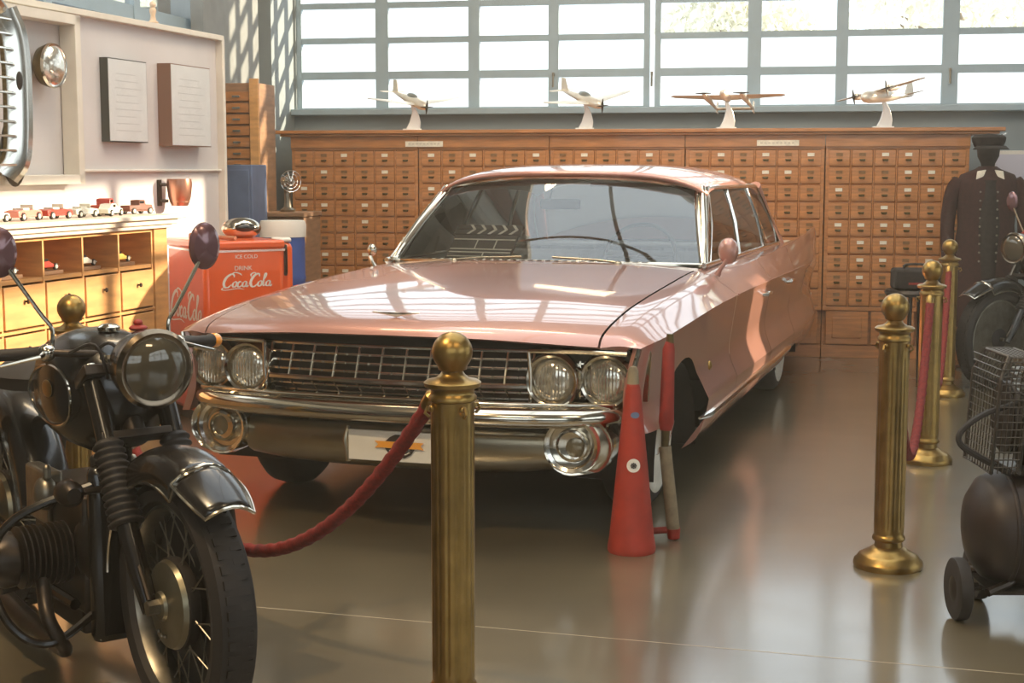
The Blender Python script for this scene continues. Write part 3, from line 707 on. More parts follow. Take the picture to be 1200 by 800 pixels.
st |= {1.3 + .12 * k for k in range(25)} | {4.8 + .1 * k for k in range(8)} | {1.90, 1.945, 1.951, 3.10, 3.106, 4.10, 4.106, 5.55, 5.6, 5.64, 5.67}
st = sorted(v for v in st if v <= 5.67); st = [a for i, a in enumerate(st) if i == 0 or a - st[i - 1] > .0008]
rows = [section(v) for v in st]
NP = len(rows[0]); iHood = SEGN[0] + SEGN[1]; iBelt = iHood + SEGN[2]; iRidge = iBelt + SEGN[3]; iCrease = iRidge + SEGN[4]
parts = {k: G() for k in ('body', 'hood', 'fl', 'fr', 'rl', 'rr')}
def quad(dst, i, j, sg):
    p = [rows[i][j], rows[i][j + 1], rows[i + 1][j + 1], rows[i + 1][j]]
    dst.add([(sg * a, b, c) for a, b, c in p], [(0, 1, 2, 3)])
for i in range(len(st) - 1):
    v = (st[i] + st[i + 1]) / 2
    for j in range(NP - 1):
        if j < iHood:
            if v < 1.90: dst = 'hood'
            elif v < 2.06 or v > 4.66: dst = 'body'
            else: continue
        elif j < iBelt:
            if v < 1.90: continue
            dst = 'body' if (v < 2.06 or v > 4.66) else None
            if dst is None: continue
        elif 1.951 < v < 3.10 and j >= iBelt: dst = 'f'
        elif 3.106 < v < 4.10 and j >= iBelt: dst = 'r'
        elif (1.945 < v < 1.951 or 3.10 < v < 3.106 or 4.10 < v < 4.106) and j >= iBelt: continue
        else: dst = 'body'
        for sg in (1, -1):
            q = dst if len(dst) > 1 else dst + ('r' if sg > 0 else 'l')
            quad(parts[q], i, j, sg)
# rolled lip behind the leading edge, tail cap
for sg in (1, -1):
    a = rows[0]; b = section(.03, .035); c = section(.20, .045)
    for R0, R1 in ((a, b), (b, c)):
        for j in range(NP - 1):
            if abs(R0[j][2] - R0[j + 1][2]) + abs(R0[j][0] - R0[j + 1][0]) < 1e-6: continue
            parts['body'].add([(sg * x, y, z) for x, y, z in (R0[j], R0[j + 1], R1[j + 1], R1[j])], [(0, 1, 2, 3)])
last = rows[-1]; parts['body'].add([(x, y, z) for x, y, z in last] + [(-x, y, z) for x, y, z in reversed(last)], [tuple(range(2 * NP))])
body = parts['body'].build('body', PINK, car, ang=32)
parts['hood'].build('hood', PINK, car, ang=32)
for k, nm in (('fl', 'front_door'), ('fr', 'front_door'), ('rl', 'rear_door'), ('rr', 'rear_door')): parts[k].build(nm, PINK, car, ang=28)
# floor pan, dark front bulkhead
g = G(); g.box((0, 3.2, .30), (1.72, 2.9, .08)); g.box((0, .93, .58), (1.12, 1.35, .42)); g.box((0, 5.1, .55), (1.6, 1.1, .5)); g.box((0, 2.02, .70), (1.7, .06, .5)); g.box((0, 4.3, .6), (1.1, .8, .5))
g.box((0, .30, .62), (1.74, .03, .44)); g.build('chassis', BLACK, car)
# panel closing the rear deck/parcel shelf
g = G(); g.grid([[(-.8, 4.15, .975), (.8, 4.15, .975)], [(-.8, 4.72, .978), (.8, 4.72, .978)]]); g.build('parcel_shelf', HEADL, car, solid=.01)

# chrome strip along the skeg
def side_pt(v, z, off=.004):
    s = section(v); best = min(range(NP - 1), key=lambda j: abs(s[j][2] - z) + (10 if j < iCrease else 0)); return (s[best][0] + off, s[best][1], z)
for sg in (1, -1):
    g = G(); vs_ = [1.16 + .12 * k for k in range(25)]
    pl = [side_pt(v, .405 + .0 * v) for v in vs_ if v < 3.95]
    g.tube([(sg * (p[0] + .006), p[1], p[2]) for p in pl], [.006] + [.017] * (len(pl) - 2) + [.006], 8, flat=1.0)
    g.build('side_molding', CHROMEW, car)
    g = G(); cl = [section(v)[iCrease] for v in (1.98, 2.4, 2.8, 3.2, 3.6, 4.0, 4.4, 4.8, 5.2, 5.6)]
    g.tube([(sg * (p[0] + .002), p[1], p[2] + .003) for p in cl], .005, 6); g.build('crease_molding', PINK, car)
# chrome edge down the front corner of each fender
for sg in (1, -1):
    e = [p for p in section(.004)[iCrease:] if p[2] > .62]
    g = G(); g.tube([(sg * (p[0] - .004), p[1], p[2]) for p in e], .010, 8); g.build('fender_edge', CHROME, car)
    g = G(); g.prism([(sg * .90, .79), (sg * .90, .61), (sg * .945, .61), (sg * .955, .80)], .02, T(0, .26, 0)); g.build('corner_panel', CHROME, car)

# headlamps
def headlamp(u, v, z):
    M = T(u, v, z, rx=pi / 2)   # local z -> -v (forward)
    g = G(); g.lathe([(.100, -.05), (.106, -.01), (.104, .020), (.095, .034), (.086, .030), (.079, .008), (.078, -.01)], 36, M); rim = g.build('headlamp', CHROME, car)
    g = G(); g.lathe([(.082, -.004), (.072, .012), (.045, .024), (0, .030)], 32, M); g.build('lens', LENS, rim)
    g = G()
    for k in range(-5, 6): g.tube([(u + .013 * k, v - .012 - .02 * cos(k / 5.5 * 1.4), z - .072 * cos(k / 6 * 1.45)), (u + .013 * k, v - .033 * cos(k / 5.5 * 1.1), z), (u + .013 * k, v - .012 - .02 * cos(k / 5.5 * 1.4), z + .072 * cos(k / 6 * 1.45))], .0022, 4)
    g.build('lens_flutes', LENS, rim)
for sg in (1, -1):
    headlamp(sg * .806, .20, .690); headlamp(sg * .618, .14, .692)
    g = G()                                   # little chrome mesh between the pair & surround plate
    g.prism([(sg * .545, .60), (sg * .545, .785), (sg * .92, .79), (sg * .925, .60)], .012, T(0, .245, 0)); pl = g.build('lamp_surround', mat('lamp_panel_dark', (.10, .085, .06), .4, .6) if 'lamp_panel_dark' not in bpy.data.materials else bpy.data.materials['lamp_panel_dark'], car)
    g = G()
    for k in range(6): g.box((sg * .727, .19, .63 + .024 * k), (.05, .01, .006))
    for k in (-1, 0, 1): g.box((sg * .727 + k * .02, .188, .69), (.005, .01, .14))
    g.build('mesh_insert', CHROMEW, pl)
    g = G(); g.tube([(sg * .535, .10, .80), (sg * .54, .11, .70), (sg * .535, .12, .60)], .008, 8); g.tube([(sg * .535, .10, .80), (sg * .72, .09, .805), (sg * .90, .11, .80)], .008, 8)
    g.build('lamp_trim', CHROME, pl)
# grille
gr = G()
def gv(z): return .075 + abs(z - .665) * (.42 if z > .665 else 1.3)
NU = 22
def gpt(u, z): return (u, gv(z) + .05 * (u / .55) ** 2, z)
for z, rr in ((.79, .0055), (.758, .0045), (.727, .0045), (.696, .0045), (.665, .009), (.637, .004), (.609, .004)):
    gr.tube([gpt(-.535 + 1.07 * k / NU, z) for k in range(NU + 1)], rr * 1.2, 6)
for k in range(23):
    u = -.535 + 1.07 * k / 22
    if k % 2 == 0:
        gr.tube([gpt(u, .79), gpt(u, .665)], .0055, 6); gr.tube([gpt(u, .665), gpt(u, .605)], .005, 6)
    else:
        for z in (.758, .727, .696, .637): gr.ell(Vector(gpt(u, z)) - Vector((0, .004, 0)), (.008, .014, .014), seg=6, rng=4)
gr.build('grille', CHROMEW, car)
g = G(); g.grid([[(-.55, .215, .80), (.55, .215, .80)], [(-.55, .215, .59), (.55, .215, .59)]]); g.build('grille_backing', BLACK, car)
# hood emblem and trim along the edge of the bonnet
g = G(); zz = .904
g.prism([(-.10, zz + .006), (-.09, zz + .010), (-.03, zz + .004), (0, zz + .009), (.03, zz + .004), (.09, zz + .010), (.10, zz + .006), (.02, zz - .006), (0, zz - .011), (-.02, zz - .006)], .012, T(0.0, .135, .012, rx=.55 * 0))
g.build('hood_emblem', SILVER, car, bevel=.003)
# bumper
def ring_prof(pts, c, ty):     # profile (dv,dz) placed at c=(u,v) with outward tangent angle
    return [(c[0] + sin(ty) * dv, c[1] - cos(ty) * dv, dz) for dv, dz in pts]
path = [(-.915, .48, -pi / 2), (-.905, .36, -1.45), (-.87, .22, -1.1), (-.79, .115, -.7), (-.66, .04, -.34), (-.45, -.0, -.12), (0, -.03, 0)]
path = path + [(-u, v, -a) for u, v, a in reversed(path[:-1])]
prof = [(-.06, .606), (.0, .608), (.03, .598), (.046, .575), (.047, .552), (.03, .533), (-.02, .524), (-.06, .526)]
rings = []
for (u, v, a) in path: rings.append([(p[0], p[1], p[2]) for p in ring_prof([(dv, dz) for dv, dz in prof], (u, v), a)])
g = G(); g.loft(rings); bump = g.build('bumper', CHROME, car, ang=50, sub=1)
g = G(); g.grid([[(-.84, .14, .604), (-.45, .06, .604), (0, .05, .604), (.45, .06, .604), (.84, .14, .604)], [(-.86, .26, .606), (-.45, .20, .606), (0, .19, .606), (.45, .20, .606), (.86, .26, .606)]]); g.build('bumper_shelf', CHROME, bump, solid=.01)
# lower valance
g = G(); rings = []
for u in [-.62 + 1.24 * k / 16 for k in range(17)]:
    vv = .04 + .05 * (u / .62) ** 2; dz = .02 * (abs(u) / .62) ** 4
    rings.append([(u, vv + .05, .505), (u, vv + .02, .50), (u, vv + .0, .47), (u, vv + .005, .41), (u, vv + .03, .355 + dz), (u, vv + .07, .335 + dz), (u, vv + .12, .35)])
g.loft(rings, cap=True); g.build('lower_valance', DULLCH, bump, ang=60)
g = G(); g.grid([[(-.86, .15, .55), (.86, .15, .55)], [(-.86, .16, .49), (.86, .16, .49)]]); g.build('bumper_recess', BLACK, bump)
for sg in (1, -1):
    g = G(); rings = []      # pod behind the round lamp
    for v, k in ((.07, .86), (.055, 1.0), (.12, 1.06), (.30, 1.0), (.50, .7)):
        rings.append([(sg * (.71 + .105 * k * cos(a) + (.04 * k if cos(a) > .3 else 0)), v + (.03 if cos(a) > .3 else 0), .462 + .105 * k * sin(a)) for a in [2 * pi * q / 24 for q in range(24)]])
    g.loft(rings); pod = g.build('fog_lamp_pod', CHROME, bump, ang=60)
    M = T(sg * .708, .075, .465, rx=pi / 2)
    g = G(); g.lathe([(.10, -.03), (.106, .0), (.098, .014), (.085, .008), (.074, -.02), (.066, -.025)], 36, M); fl = g.build('fog_lamp', CHROMEW, car)
    g = G(); g.lathe([(.070, -.03), (.062, .0), (.058, .012), (.05, .014), (.052, -.01)], 32, M); g.build('inner_ring', CHROME, fl)
    g = G(); g.lathe([(.055, -.015), (.04, -.004), (.02, .002), (0, .004)], 24, M); g.build('lens', mat('fog_lens', (.22, .19, .13), .2, .5, .6, bump=.6, bscale=60) if 'fog_lens' not in bpy.data.materials else bpy.data.materials['fog_lens'], fl)
# plate with ribbon badge
pw = Vector((.035, .012, .435))
g = G(); g.box(pw, (.36, .012, .115)); g.cur = 1
plate = g.build('license_plate', [WHITE], car, bevel=.003)
g = G(); g.prism([(-.05, .018), (-.03, .036), (-.01, .046), (.02, .046), (.05, .034), (.065, .018)], .004, T(pw.x + .02, pw.y - .009, pw.z)); g.cur = 1
g.prism([(-.085, .020), (-.07, .008), (-.085, -.006), (-.06, -.004), (.09, -.004), (.11, -.006), (.098, .008), (.11, .020)], .004, T(pw.x + .015, pw.y - .012, pw.z)); g.cur = 0
g.prism([(-.05, -.006), (-.035, -.026), (-.01, -.040), (.03, -.040), (.055, -.026), (.068, -.006)], .004, T(pw.x + .02, pw.y - .009, pw.z)); g.cur = 2
g.tube(crom([(-.03, 0, -.012), (-.022, 0, -.026), (-.012, 0, -.012), (-.006, 0, -.026), (.006, 0, -.014), (.012, 0, -.026), (.022, 0, -.016), (.03, 0, -.027), (.05, 0, -.018)], 4), .0022, 4, T(pw.x + .02, pw.y - .012, pw.z))
g.build('badge', [INK, ORANGE, WHITE], plate)
for sg in (1, -1):
    g = G(); g.tube([(pw.x + sg * .19, .03, .50), (pw.x + sg * .192, .005, .45), (pw.x + sg * .185, .02, .37)], .011, 8); g.build('plate_bracket', DULLCH, bump)

# windscreen, roof and glass
def wsb(s): u = .80 * s; return (u, 1.985 + .075 * s * s + .02 * s ** 4, 1.004 - .008 * s * s)
def wst(s): u = .672 * s; return (u, 2.43 + .15 * s ** 2, 1.418 - .058 * abs(s) ** 2.6)
NS = 24
def wsp(s, t):
    a = Vector(wsb(s)); b = Vector(wst(s)); p = a.lerp(b, t); p.y -= .03 * sin(pi * t); return tuple(p)
g = G(); g.grid([[wsp(-1 + 2 * k / NS, j / 8) for k in range(NS + 1)] for j in range(9)]); g.build('windscreen', CARGLASS, car, ang=80)
g = G(); e = [wsp(-1 + 2 * k / NS, 0) for k in range(NS + 1)] + [wsp(1, j / 8) for j in range(1, 8)] + [wsp(1 - 2 * k / NS, 1) for k in range(NS + 1)] + [wsp(-1, 1 - j / 8) for j in range(1, 8)]
g.tube(e, .013, 8, closed=True); g.build('windscreen_trim', CHROME, car)
def zroof(v): return S(v, [2.36, 2.45, 2.6, 3.0, 3.5, 4.0, 4.25, 4.38], [1.425, 1.445, 1.462, 1.480, 1.480, 1.462, 1.440, 1.405])
g = G(); rows_r = []
for v in (2.40, 2.44, 2.52, 2.65, 2.85, 3.1, 3.4, 3.7, 4.0, 4.2, 4.32, 4.40):
    zr = zroof(v); row = []
    for s in [-1 + 2 * k / 28 for k in range(29)]:
        a = abs(s); u = .735 * s; dz = .014 * a ** 2 + .070 * a ** 6 + (.026 * a ** 3)
        bow = .15 * s * s * max(0, 1 - (v - 2.4) / .7) - .10 * s * s * max(0, (v - 3.9) / .5)
        row.append((u, v + bow, zr - dz))
    rows_r.append(row)
g.grid(rows_r); g.build('roof', PINK, car, ang=60, solid=.016)
g = G(); g.grid([[(p[0] * .93, p[1], p[2] - .03) for p in r] for r in rows_r[1:-1]]); g.build('headliner', HEADL, car)
def rwb(s): return (.74 * s, 4.82 - .14 * s * s, .985)
def rwt(s): return (.665 * s, 4.40 - .10 * s * s, 1.395 - .05 * abs(s) ** 3)
g = G(); g.grid([[tuple(Vector(rwb(-1 + 2 * k / 16)).lerp(Vector(rwt(-1 + 2 * k / 16)), j / 6)) for k in range(17)] for j in range(7)]); g.build('rear_window', CARGLASS, car, ang=80)
for sg in (1, -1):
    def sp(p): return (sg * p[0], p[1], p[2])
    A0, A1 = Vector((.805, 2.09, .99)), Vector((.700, 2.60, 1.362)); C0, C1 = Vector((.79, 4.72, .975)), Vector((.705, 4.30, 1.355))
    g = G(); g.tube([sp(A0), sp(A0.lerp(A1, .5) - Vector((-.008, .02, 0))), sp(A1)], [.026, .020, .018], 10); g.build('windscreen_pillar', CHROME, car)
    g = G(); g.tube([sp(C0 + Vector((0, .05, 0))), sp(C0.lerp(C1, .5)), sp(C1 + Vector((0, .03, 0)))], [.05, .04, .04], 10); g.build('rear_pillar', PINK, car)
    # glass: from A pillar to rear pillar
    bot = lambda f: Vector((.815, 2.02 + f * (4.70 - 2.02), .995 - .012 * f)); top = lambda f: Vector((.708, 2.62 + f * (4.28 - 2.62), 1.360 - .008 * f))
    g = G(); g.grid([[sp(bot(k / 12).lerp(top(k / 12), j / 4) + Vector((.015 * sin(pi * j / 4), 0, 0))) for k in range(13)] for j in range(5)]); g.build('side_window', CARGLASS, car, ang=80)
    g = G(); ln = [sp(bot(k / 10) + Vector((.006, 0, .004))) for k in range(11)]; g.tube(ln, .012, 8)
    ln = [sp(A0 + Vector((.008, .04, 0))), sp(top(0) + Vector((.01, 0, 0)))] + [sp(top(k / 10) + Vector((.022, 0, .006))) for k in range(1, 10)] + [sp(top(1) + Vector((.012, 0, 0))), sp(bot(1) + Vector((.01, 0, 0)))]
    g.tube(ln, .013, 8)
    for f0, f1, rr in ((.075, .06, .006), (.40, .37, .013), (.74, .80, .011)): g.tube([sp(bot(f0)), sp(bot(f0).lerp(top(f1), .5) + Vector((.014, 0, 0))), sp(top(f1))], rr, 8)
    g.build('window_frame', CHROMEW, car)
    # belt panel between the glass and the door tops
    g = G(); g.grid([[sp((.822, 2.0 + .2 * k, .990)) for k in range(15)], [sp((.79, 2.0 + .2 * k, .96)) for k in range(15)], [sp((.78, 2.0 + .2 * k, .45)) for k in range(15)]]); g.build('door_lining', LEATHER, car)
    # door handles
    for v in (2.92, 3.88):
        p = side_pt(v, .80, .012); g = G(); g.tube([sp((p[0] - .014, v - .07, .80)), sp((p[0] + .014, v - .06, .803)), sp((p[0] + .018, v + .03, .803)), sp((p[0] - .014, v + .05, .80))], [.008, .011, .011, .008], 8); g.ell(Vector(sp((p[0] - .002, v + .075, .795))), (.02, .03, .03)); g.build('door_handle', CHROMEW, car)
    # door mirror
    mk = 1 if sg > 0 else .5
    g = G(); g.tube([sp((.885, 2.02, .955)), sp((.90, 2.02, .985)), sp((.90 + .03 * mk, 2.03, 1.0 + .03 * mk))], [.016, .010, .010], 8)
    g.lathe([(0, .03), (.03, .026), (.052, .008), (.058, -.012), (.055, -.02), (0, -.02)], 20, T(sg * (.90 + .03 * mk), 2.05, 1.02 + .05 * mk, rx=pi / 2) @ Matrix.Diagonal((.85 * mk, 1.1 * mk, mk, 1))); g.build('wing_mirror', PINK if sg > 0 else CHROME, car)
    # crest on the front fender
    p = side_pt(1.42, .60, .004); g = G(); g.lathe([(0, -.004), (.022, -.003), (.02, .004), (.01, .010), (0, .011)], 16, T(sg * p[0], 1.42, .60, ry=sg * pi / 2)); g.build('fender_crest', BRASS, car)
    # wiper
    g = G(); g.tube([(sg * .42, 1.93, 1.012), (sg * .30, 1.955, 1.022), (sg * .08, 1.965, 1.030)], .005, 6); g.ell((sg * .42, 1.93, 1.005), (.04, .04, .03)); g.build('wiper', DULLCH, car)
# cowl vent
g = G()
for k in range(26): g.box((-.55 + k * .044, 1.955, 1.0155), (.028, .05, .003))
g.build('cowl_vent', CHROME, car)
# wheels
def wheel(u, v, white=True):
    sg = 1 if u > 0 else -1; M = T(u, v, .083 + .326, ry=sg * pi / 2) @ Matrix.Scale(.926, 4)
    g = G(); w = .095
    g.lathe([(.205, -w), (.26, -w * 1.05), (.32, -w * .96), (.345, -w * .7), (.352, -w * .3), (.352, w * .3), (.345, w * .7), (.32, w * .96), (.26, w * 1.05), (.205, w)], 48, M); ty = g.build('wheel', BLACK, car)
    g = G(); g.lathe([(.240, w * 1.03 + .001), (.25, w * 1.06 + .002), (.278, w * 1.06 + .002), (.288, w * 1.035 + .001)], 48, M); g.build('whitewall', WALLW, ty)
    g = G(); g.lathe([(.21, w * .9), (.205, w * .99), (.17, w * .85), (.16, w * .95), (.10, w * 1.1), (.05, w * 1.2), (0, w * 1.22)], 40, M); g.build('hubcap', CHROMEW, ty)
for u, v in ((.765, .86), (-.765, .86), (.80, 4.26), (-.80, 4.26)): wheel(u, v)
for sg in (1, -1):
    for vc, r_ in ((.86, .42), (4.28, .47)):
        g = G(); g.lathe([(r_, -.14), (r_, .13)], 24, T(sg * .80, vc, .33, ry=pi / 2), a0=pi / 2, a1=3 * pi / 2 if 0 else pi / 2 + 2 * pi * .9999); 
        g = G(); g.grid([[(sg * .62, vc + r_ * cos(pi * k / 16), .27 + r_ * .98 * sin(pi * k / 16) * (1 if vc < 2 else .9)) for k in range(17)], [(sg * .93, vc + r_ * cos(pi * k / 16), .27 + (r_ * .98 * sin(pi * k / 16)) * (1 if vc < 2 else .9)) for k in range(17)]])
        g.build('wheel_well', BLACK, car)
# interior
def seat(v, name, w=1.42):
    g = G(); g.box((0, v, .52), (w, .52, .26)); g.box((0, v + .27, .78), (w, .17, .42), T(0, 0, 0)); o = g.build(name, LEATHER, car, bevel=.05)
    g = G()
    for k in range(9): g.box((-.6 + .15 * k, v + .182, .80), (.012, .01, .34))
    g.build('seat_stitching', WALLW, o)
seat(3.15, 'front_seat'); seat(4.05, 'rear_seat', 1.36)
g = G(); rr = []
for u in [-.76 + 1.52 * k / 8 for k in range(9)]: rr.append([(u, 2.09, .975), (u, 2.2, .985), (u, 2.36, .97), (u, 2.42, .92), (u, 2.38, .78), (u, 2.1, .70)])
g.loft(rr); g.build('dashboard', DASH, car)
sw = T(.36, 2.66, 1.00, rx=radians(62)); g = G(); g.tube([(.19 * cos(a * pi / 16), .19 * sin(a * pi / 16), 0) for a in range(32)], .010, 8, sw, closed=True); g.tube([(-.19, 0, 0), (0, 0, -.02), (.19, 0, 0)], .009, 8, sw); g.tube([(0, 0, -.02), (0, 0, -.34)], .022, 10, sw); g.build('steering_wheel', DASH, car)
g = G(); g.box((-.05, 2.56, 1.275), (.22, .02, .055)); mi = g.build('rearview_mirror', DARKMET, car, bevel=.015)
g = G(); g.tube([(-.08, 2.53, 1.385), (-.10, 2.53, 1.30)], .006, 6); g.build('stem', CHROME, mi)
for sg in (1, -1):
    g = G(); g.box((sg * .33, 2.60, 1.378), (.42, .14, .018)); g.build('sun_visor', HEADL, car, bevel=.006)

# clapperboard on the dashboard
def carw(u, v, z): u *= KS; v *= KS; return (CPX + u * cos(CTH) + v * sin(CTH), CPY - u * sin(CTH) + v * cos(CTH), CZ + z * KS)
t = thing('clapperboard', 'black film clapperboard with white stripes behind the windscreen', 'clapperboard', carw(-.405, 2.22, .9855), -.44, None, 1.3)
TL = T(0, 0, 0, rx=-radians(46)); g = G(); g.box((0, 0, .075), (.30, .010, .15), TL); sl = g.build('slate', INK, t, bevel=.002)
g = G()
for z in (.122, .066, .048): g.box((0, -.006, z), (.29, .002, .006), TL)
for x, z0, z1 in ((-.03, .066, .122), (.06, .066, .122), (.02, .01, .05)): g.box((x, -.006, (z0 + z1) / 2), (.005, .002, z1 - z0), TL)
g.box((0, -.006, .024), (.29, .002, .004), TL)
g.build('ruled_lines', WHITE, sl)
for ry, nm in ((0, 'lower_stick'), (-.0, 'clapper_stick')):
    z0 = .165 if nm == 'lower_stick' else .193
    g = G(); g.box((0, 0, z0), (.31, .014, .026), TL); st_ = g.build(nm, INK, t, bevel=.001)
    g = G(); dr = 1 if nm == 'lower_stick' else -1
    for k in range(5):
        x = -.085 + .05 * k; g.prism([(x - .012 * dr, z0 - .013), (x + .014 - .012 * dr, z0 - .013), (x + .014 + .012 * dr, z0 + .013), (x + .012 * dr, z0 + .013)], .002, TL @ T(0, -.0085, 0))
    g.build('stripes', WHITE, st_)

# ================================================================== BRASS POSTS
def flute(a, z):
    if .155 < z < .80: return 1 - .055 * max(0, cos(a * 14)) ** 2
    return 1
def make_post():
    t = thing('brass_stanchion', 'x', 'stanchion', (0, 0, 0), 0, 'brass rope stanchions')
    g = G(); g.lathe([(0, .0), (.127, 0), (.130, .012), (.127, .026), (.116, .034), (.112, .044), (.098, .052), (.072, .066), (.060, .078), (0, .08)], 48); g.build('base', BRASS, t, ang=50)
    g = G(); g.lathe([(0, .07), (.053, .075), (.051, .10), (.060, .104), (.062, .112), (.058, .122), (.054, .126), (.056, .135), (.056, .15), (.0565, .156), (.0565, .795), (.056, .81), (.056, .868)], 112, None, flute); g.build('column', BRASS, t, ang=60)
    g = G(); g.lathe([(.055, .862), (.061, .866), (.062, .876), (.057, .882), (.055, .888), (.057, .895), (.072, .902), (.074, .912), (.066, .918), (.046, .922), (.032, .932), (.026, .942), (.0, .942)], 40); g.build('collar', BRASS, t, ang=50)
    g = G(); g.lathe([(.024, .932), (.025, .94), (.036, .945)] + [(.052 * sin(a), .990 - .052 * cos(a)) for a in [R(x) for x in range(48, 181, 11)]] + [(0, 1.042 )], 36); g.build('ball_finial', BRASS, t, ang=60)
    for k in range(4):
        g = G(); M = T(0, 0, .848, rz=k * pi / 2 + .5); g.tube([(.055, 0, .0), (.072, 0, .004), (.078, 0, -.010), (.066, 0, -.020)], .0045, 6, M); g.ell((.060, 0, 0), (.014, .02, .02), M, 10, 6); g.build('rope_ring', BRASS, t)
    return t
p0 = make_post(); SC = .972
posts = [((-.153, 3.80), 1.005, 'largest brass stanchion in front of the pink car, base out of view'), ((1.392, 5.40), SC, 'full brass stanchion on the floor right of the red cone'),
         ((2.080, 7.38), SC, 'middle brass stanchion on the right with a red rope hanging down it'), ((2.815, 9.60), SC, 'farthest brass stanchion, behind the one with the red rope'),
         ((-1.585, 5.35), SC, 'brass stanchion behind the motorcycle handlebar')]
for i, ((x, y), s, lb) in enumerate(posts):
    q = p0 if i == 0 else dup(p0)
    q.location = (x, y, 0); q.scale = (s,) * 3; q['label'] = lb; q.rotation_euler.z = .3 * i
def rope(a, b, low, label, r=.020, hooks=True):
    a = Vector(a); b = Vector(b); n = 40; pts = []
    d0 = (b - a); d0.z = 0; d0.normalize(); a = a + d0 * .085; b = b - d0 * .085
    sag = (a.z + b.z) / 2 - low; 
    for k in range(n + 1):
        f = k / n; pts.append(a.lerp(b, f) - Vector((0, 0, sag * (1 - (2 * f - 1) ** 2))))
    # velvet cover with twisted ridges
    g = G(); seg = 14; dense = crom(pts, 4); up = None
    vs = []; N = len(dense); L = 0
    for i, p in enumerate(dense):
        tg = (dense[min(i + 1, N - 1)] - dense[max(i - 1, 0)]).normalized()
        if i: L += (dense[i] - dense[i - 1]).length
        s_ = Vector((0, 0, 1)).cross(tg)
        if s_.length < 1e-4: s_ = Vector((1, 0, 0))
        s_.normalize(); w = tg.cross(s_)
        for k in range(seg):
            q = 2 * pi * k / seg; rr = r * (1 + .10 * cos(3 * q - L * 110)) 
            vs.append(p + (s_ * cos(q) + w * sin(q)) * rr)
    fs = [(i * seg + k, i * seg + (k + 1) % seg, (i + 1) * seg + (k + 1) % seg, (i + 1) * seg + k) for i in range(N - 1) for k in range(seg)]
    g.add(vs, fs); g.add(vs[:seg], [tuple(range(seg))]); g.add(vs[-seg:], [tuple(range(seg))])
    o = g.build('velvet_rope', ROPE, ang=80); tag(o, label, 'rope', 'red ropes between the stanchions')
    for e, nx in ((pts[0], pts[1]), (pts[-1], pts[-2])):
        d = (e - nx).normalized(); g = G(); g.lathe([(r * .9, -.01), (r * 1.15, 0), (r * 1.15, .035), (r * .7, .045), (.006, .05), (0, .052)], 16, AX(e - d * .02, d)); g.tube([e + d * .03, e + d * .045 + Vector((0, 0, .012)), e + d * .052], .005, 6); g.build('end_hook', BRASS, o)
    return o
rope((-.153, 3.80, .86), (-1.585, 5.35, .83), .285, 'red twisted rope sagging between the front stanchion and the one behind the motorcycle')
rope((1.392, 5.40, .82), (2.080, 7.38, .82), .235, 'red twisted rope hanging between the two nearest stanchions on the right')
rope((2.080, 7.38, .82), (2.815, 9.60, .82), .235, 'red twisted rope hanging between the two far stanchions on the right')

# ================================================================== CONE AND BARRIER STICK
t = thing('traffic_cone', 'tall slim red cone with a round white sticker beside the bumper', 'cone', (.460, 5.62, 0))
g = G(); g.lathe([(0, 0), (.090, 0), (.093, .006), (.093, .02), (.086, .06), (.055, .38), (.030, .625), (.022, .655), (.0, .656)], 36); g.build('body', CONE, t, ang=50)
g = G(); g.lathe([(.024, .645), (.022, .67), (.019, .70), (.012, .715), (0, .718)], 20); g.build('tip', KHAKI, t)
g = G(); nrm = lambda z: .0932 - (z - .0) * .098
def sticker(z, r_, m, nm, da=0, sq=1.):
    g = G(); M = T(0, 0, 0, rz=-pi / 2 + da); rad = interp(z, [.02, .06, .38, .625], [.093, .086, .055, .030])
    vs = [(rad + .0015, 0, z)] + [((interp(z + r_ * sin(a) * sq, [.02, .06, .38, .625], [.093, .086, .055, .030]) + .0015) * cos(r_ * cos(a) / rad), (interp(z + r_ * sin(a) * sq, [.02, .06, .38, .625], [.093, .086, .055, .030]) + .0015) * sin(r_ * cos(a) / rad), z + r_ * sin(a) * sq) for a in [2 * pi * k / 20 for k in range(20)]]
    g.add(vs, [(0, k + 1, (k + 1) % 20 + 1) for k in range(20)], M); return g.build(nm, m, t)
sticker(.345, .026, WHITE, 'round_sticker')
g = G(); M = T(0, 0, 0, rz=-pi / 2)
for k in range(8): a = k * pi / 4; g.box((.0612, .009 * cos(a), .345 + .009 * sin(a)), (.003, .005, .005), M)
g.box((.0612, 0, .345), (.003, .008, .008), M); g.build('sticker_print', INK, t)
sticker(.535, .017, mat('blue_sticker', (.12, .16, .26), .5), 'blue_sticker', .15, .7)
t = thing('barrier_pole', 'red and khaki jointed barrier pole leaning behind the red cone', 'barrier pole', (.635, 5.80, 0))
g = G(); g.tube([(-.03, 0, .44), (-.028, 0, .47), (-.022, 0, .76), (-.018, 0, .79)], [.022, .030, .024, .016], 14); g.build('red_sleeve', STICKR, t)
g = G(); g.tube([(-.018, 0, .785), (-.017, 0, .82)], [.017, .013], 12); g.build('tip', BRASSD, t)
g = G(); g.tube([(-.032, 0, .36), (-.03, 0, .45)], [.014, .018], 12); g.build('joint', BRASSD, t)
g = G(); g.tube([(-.032, 0, .375), (.005, 0, .04)], [.024, .026], 14); g.build('khaki_sleeve', KHAKI, t)
g = G(); g.tube([(.005, 0, .045), (.007, 0, .005)], [.028, .024], 12); g.tube([(.0, 0, .04), (-.18, .05, .015)], [.014, .014], 10); g.build('foot', STICKR, t)

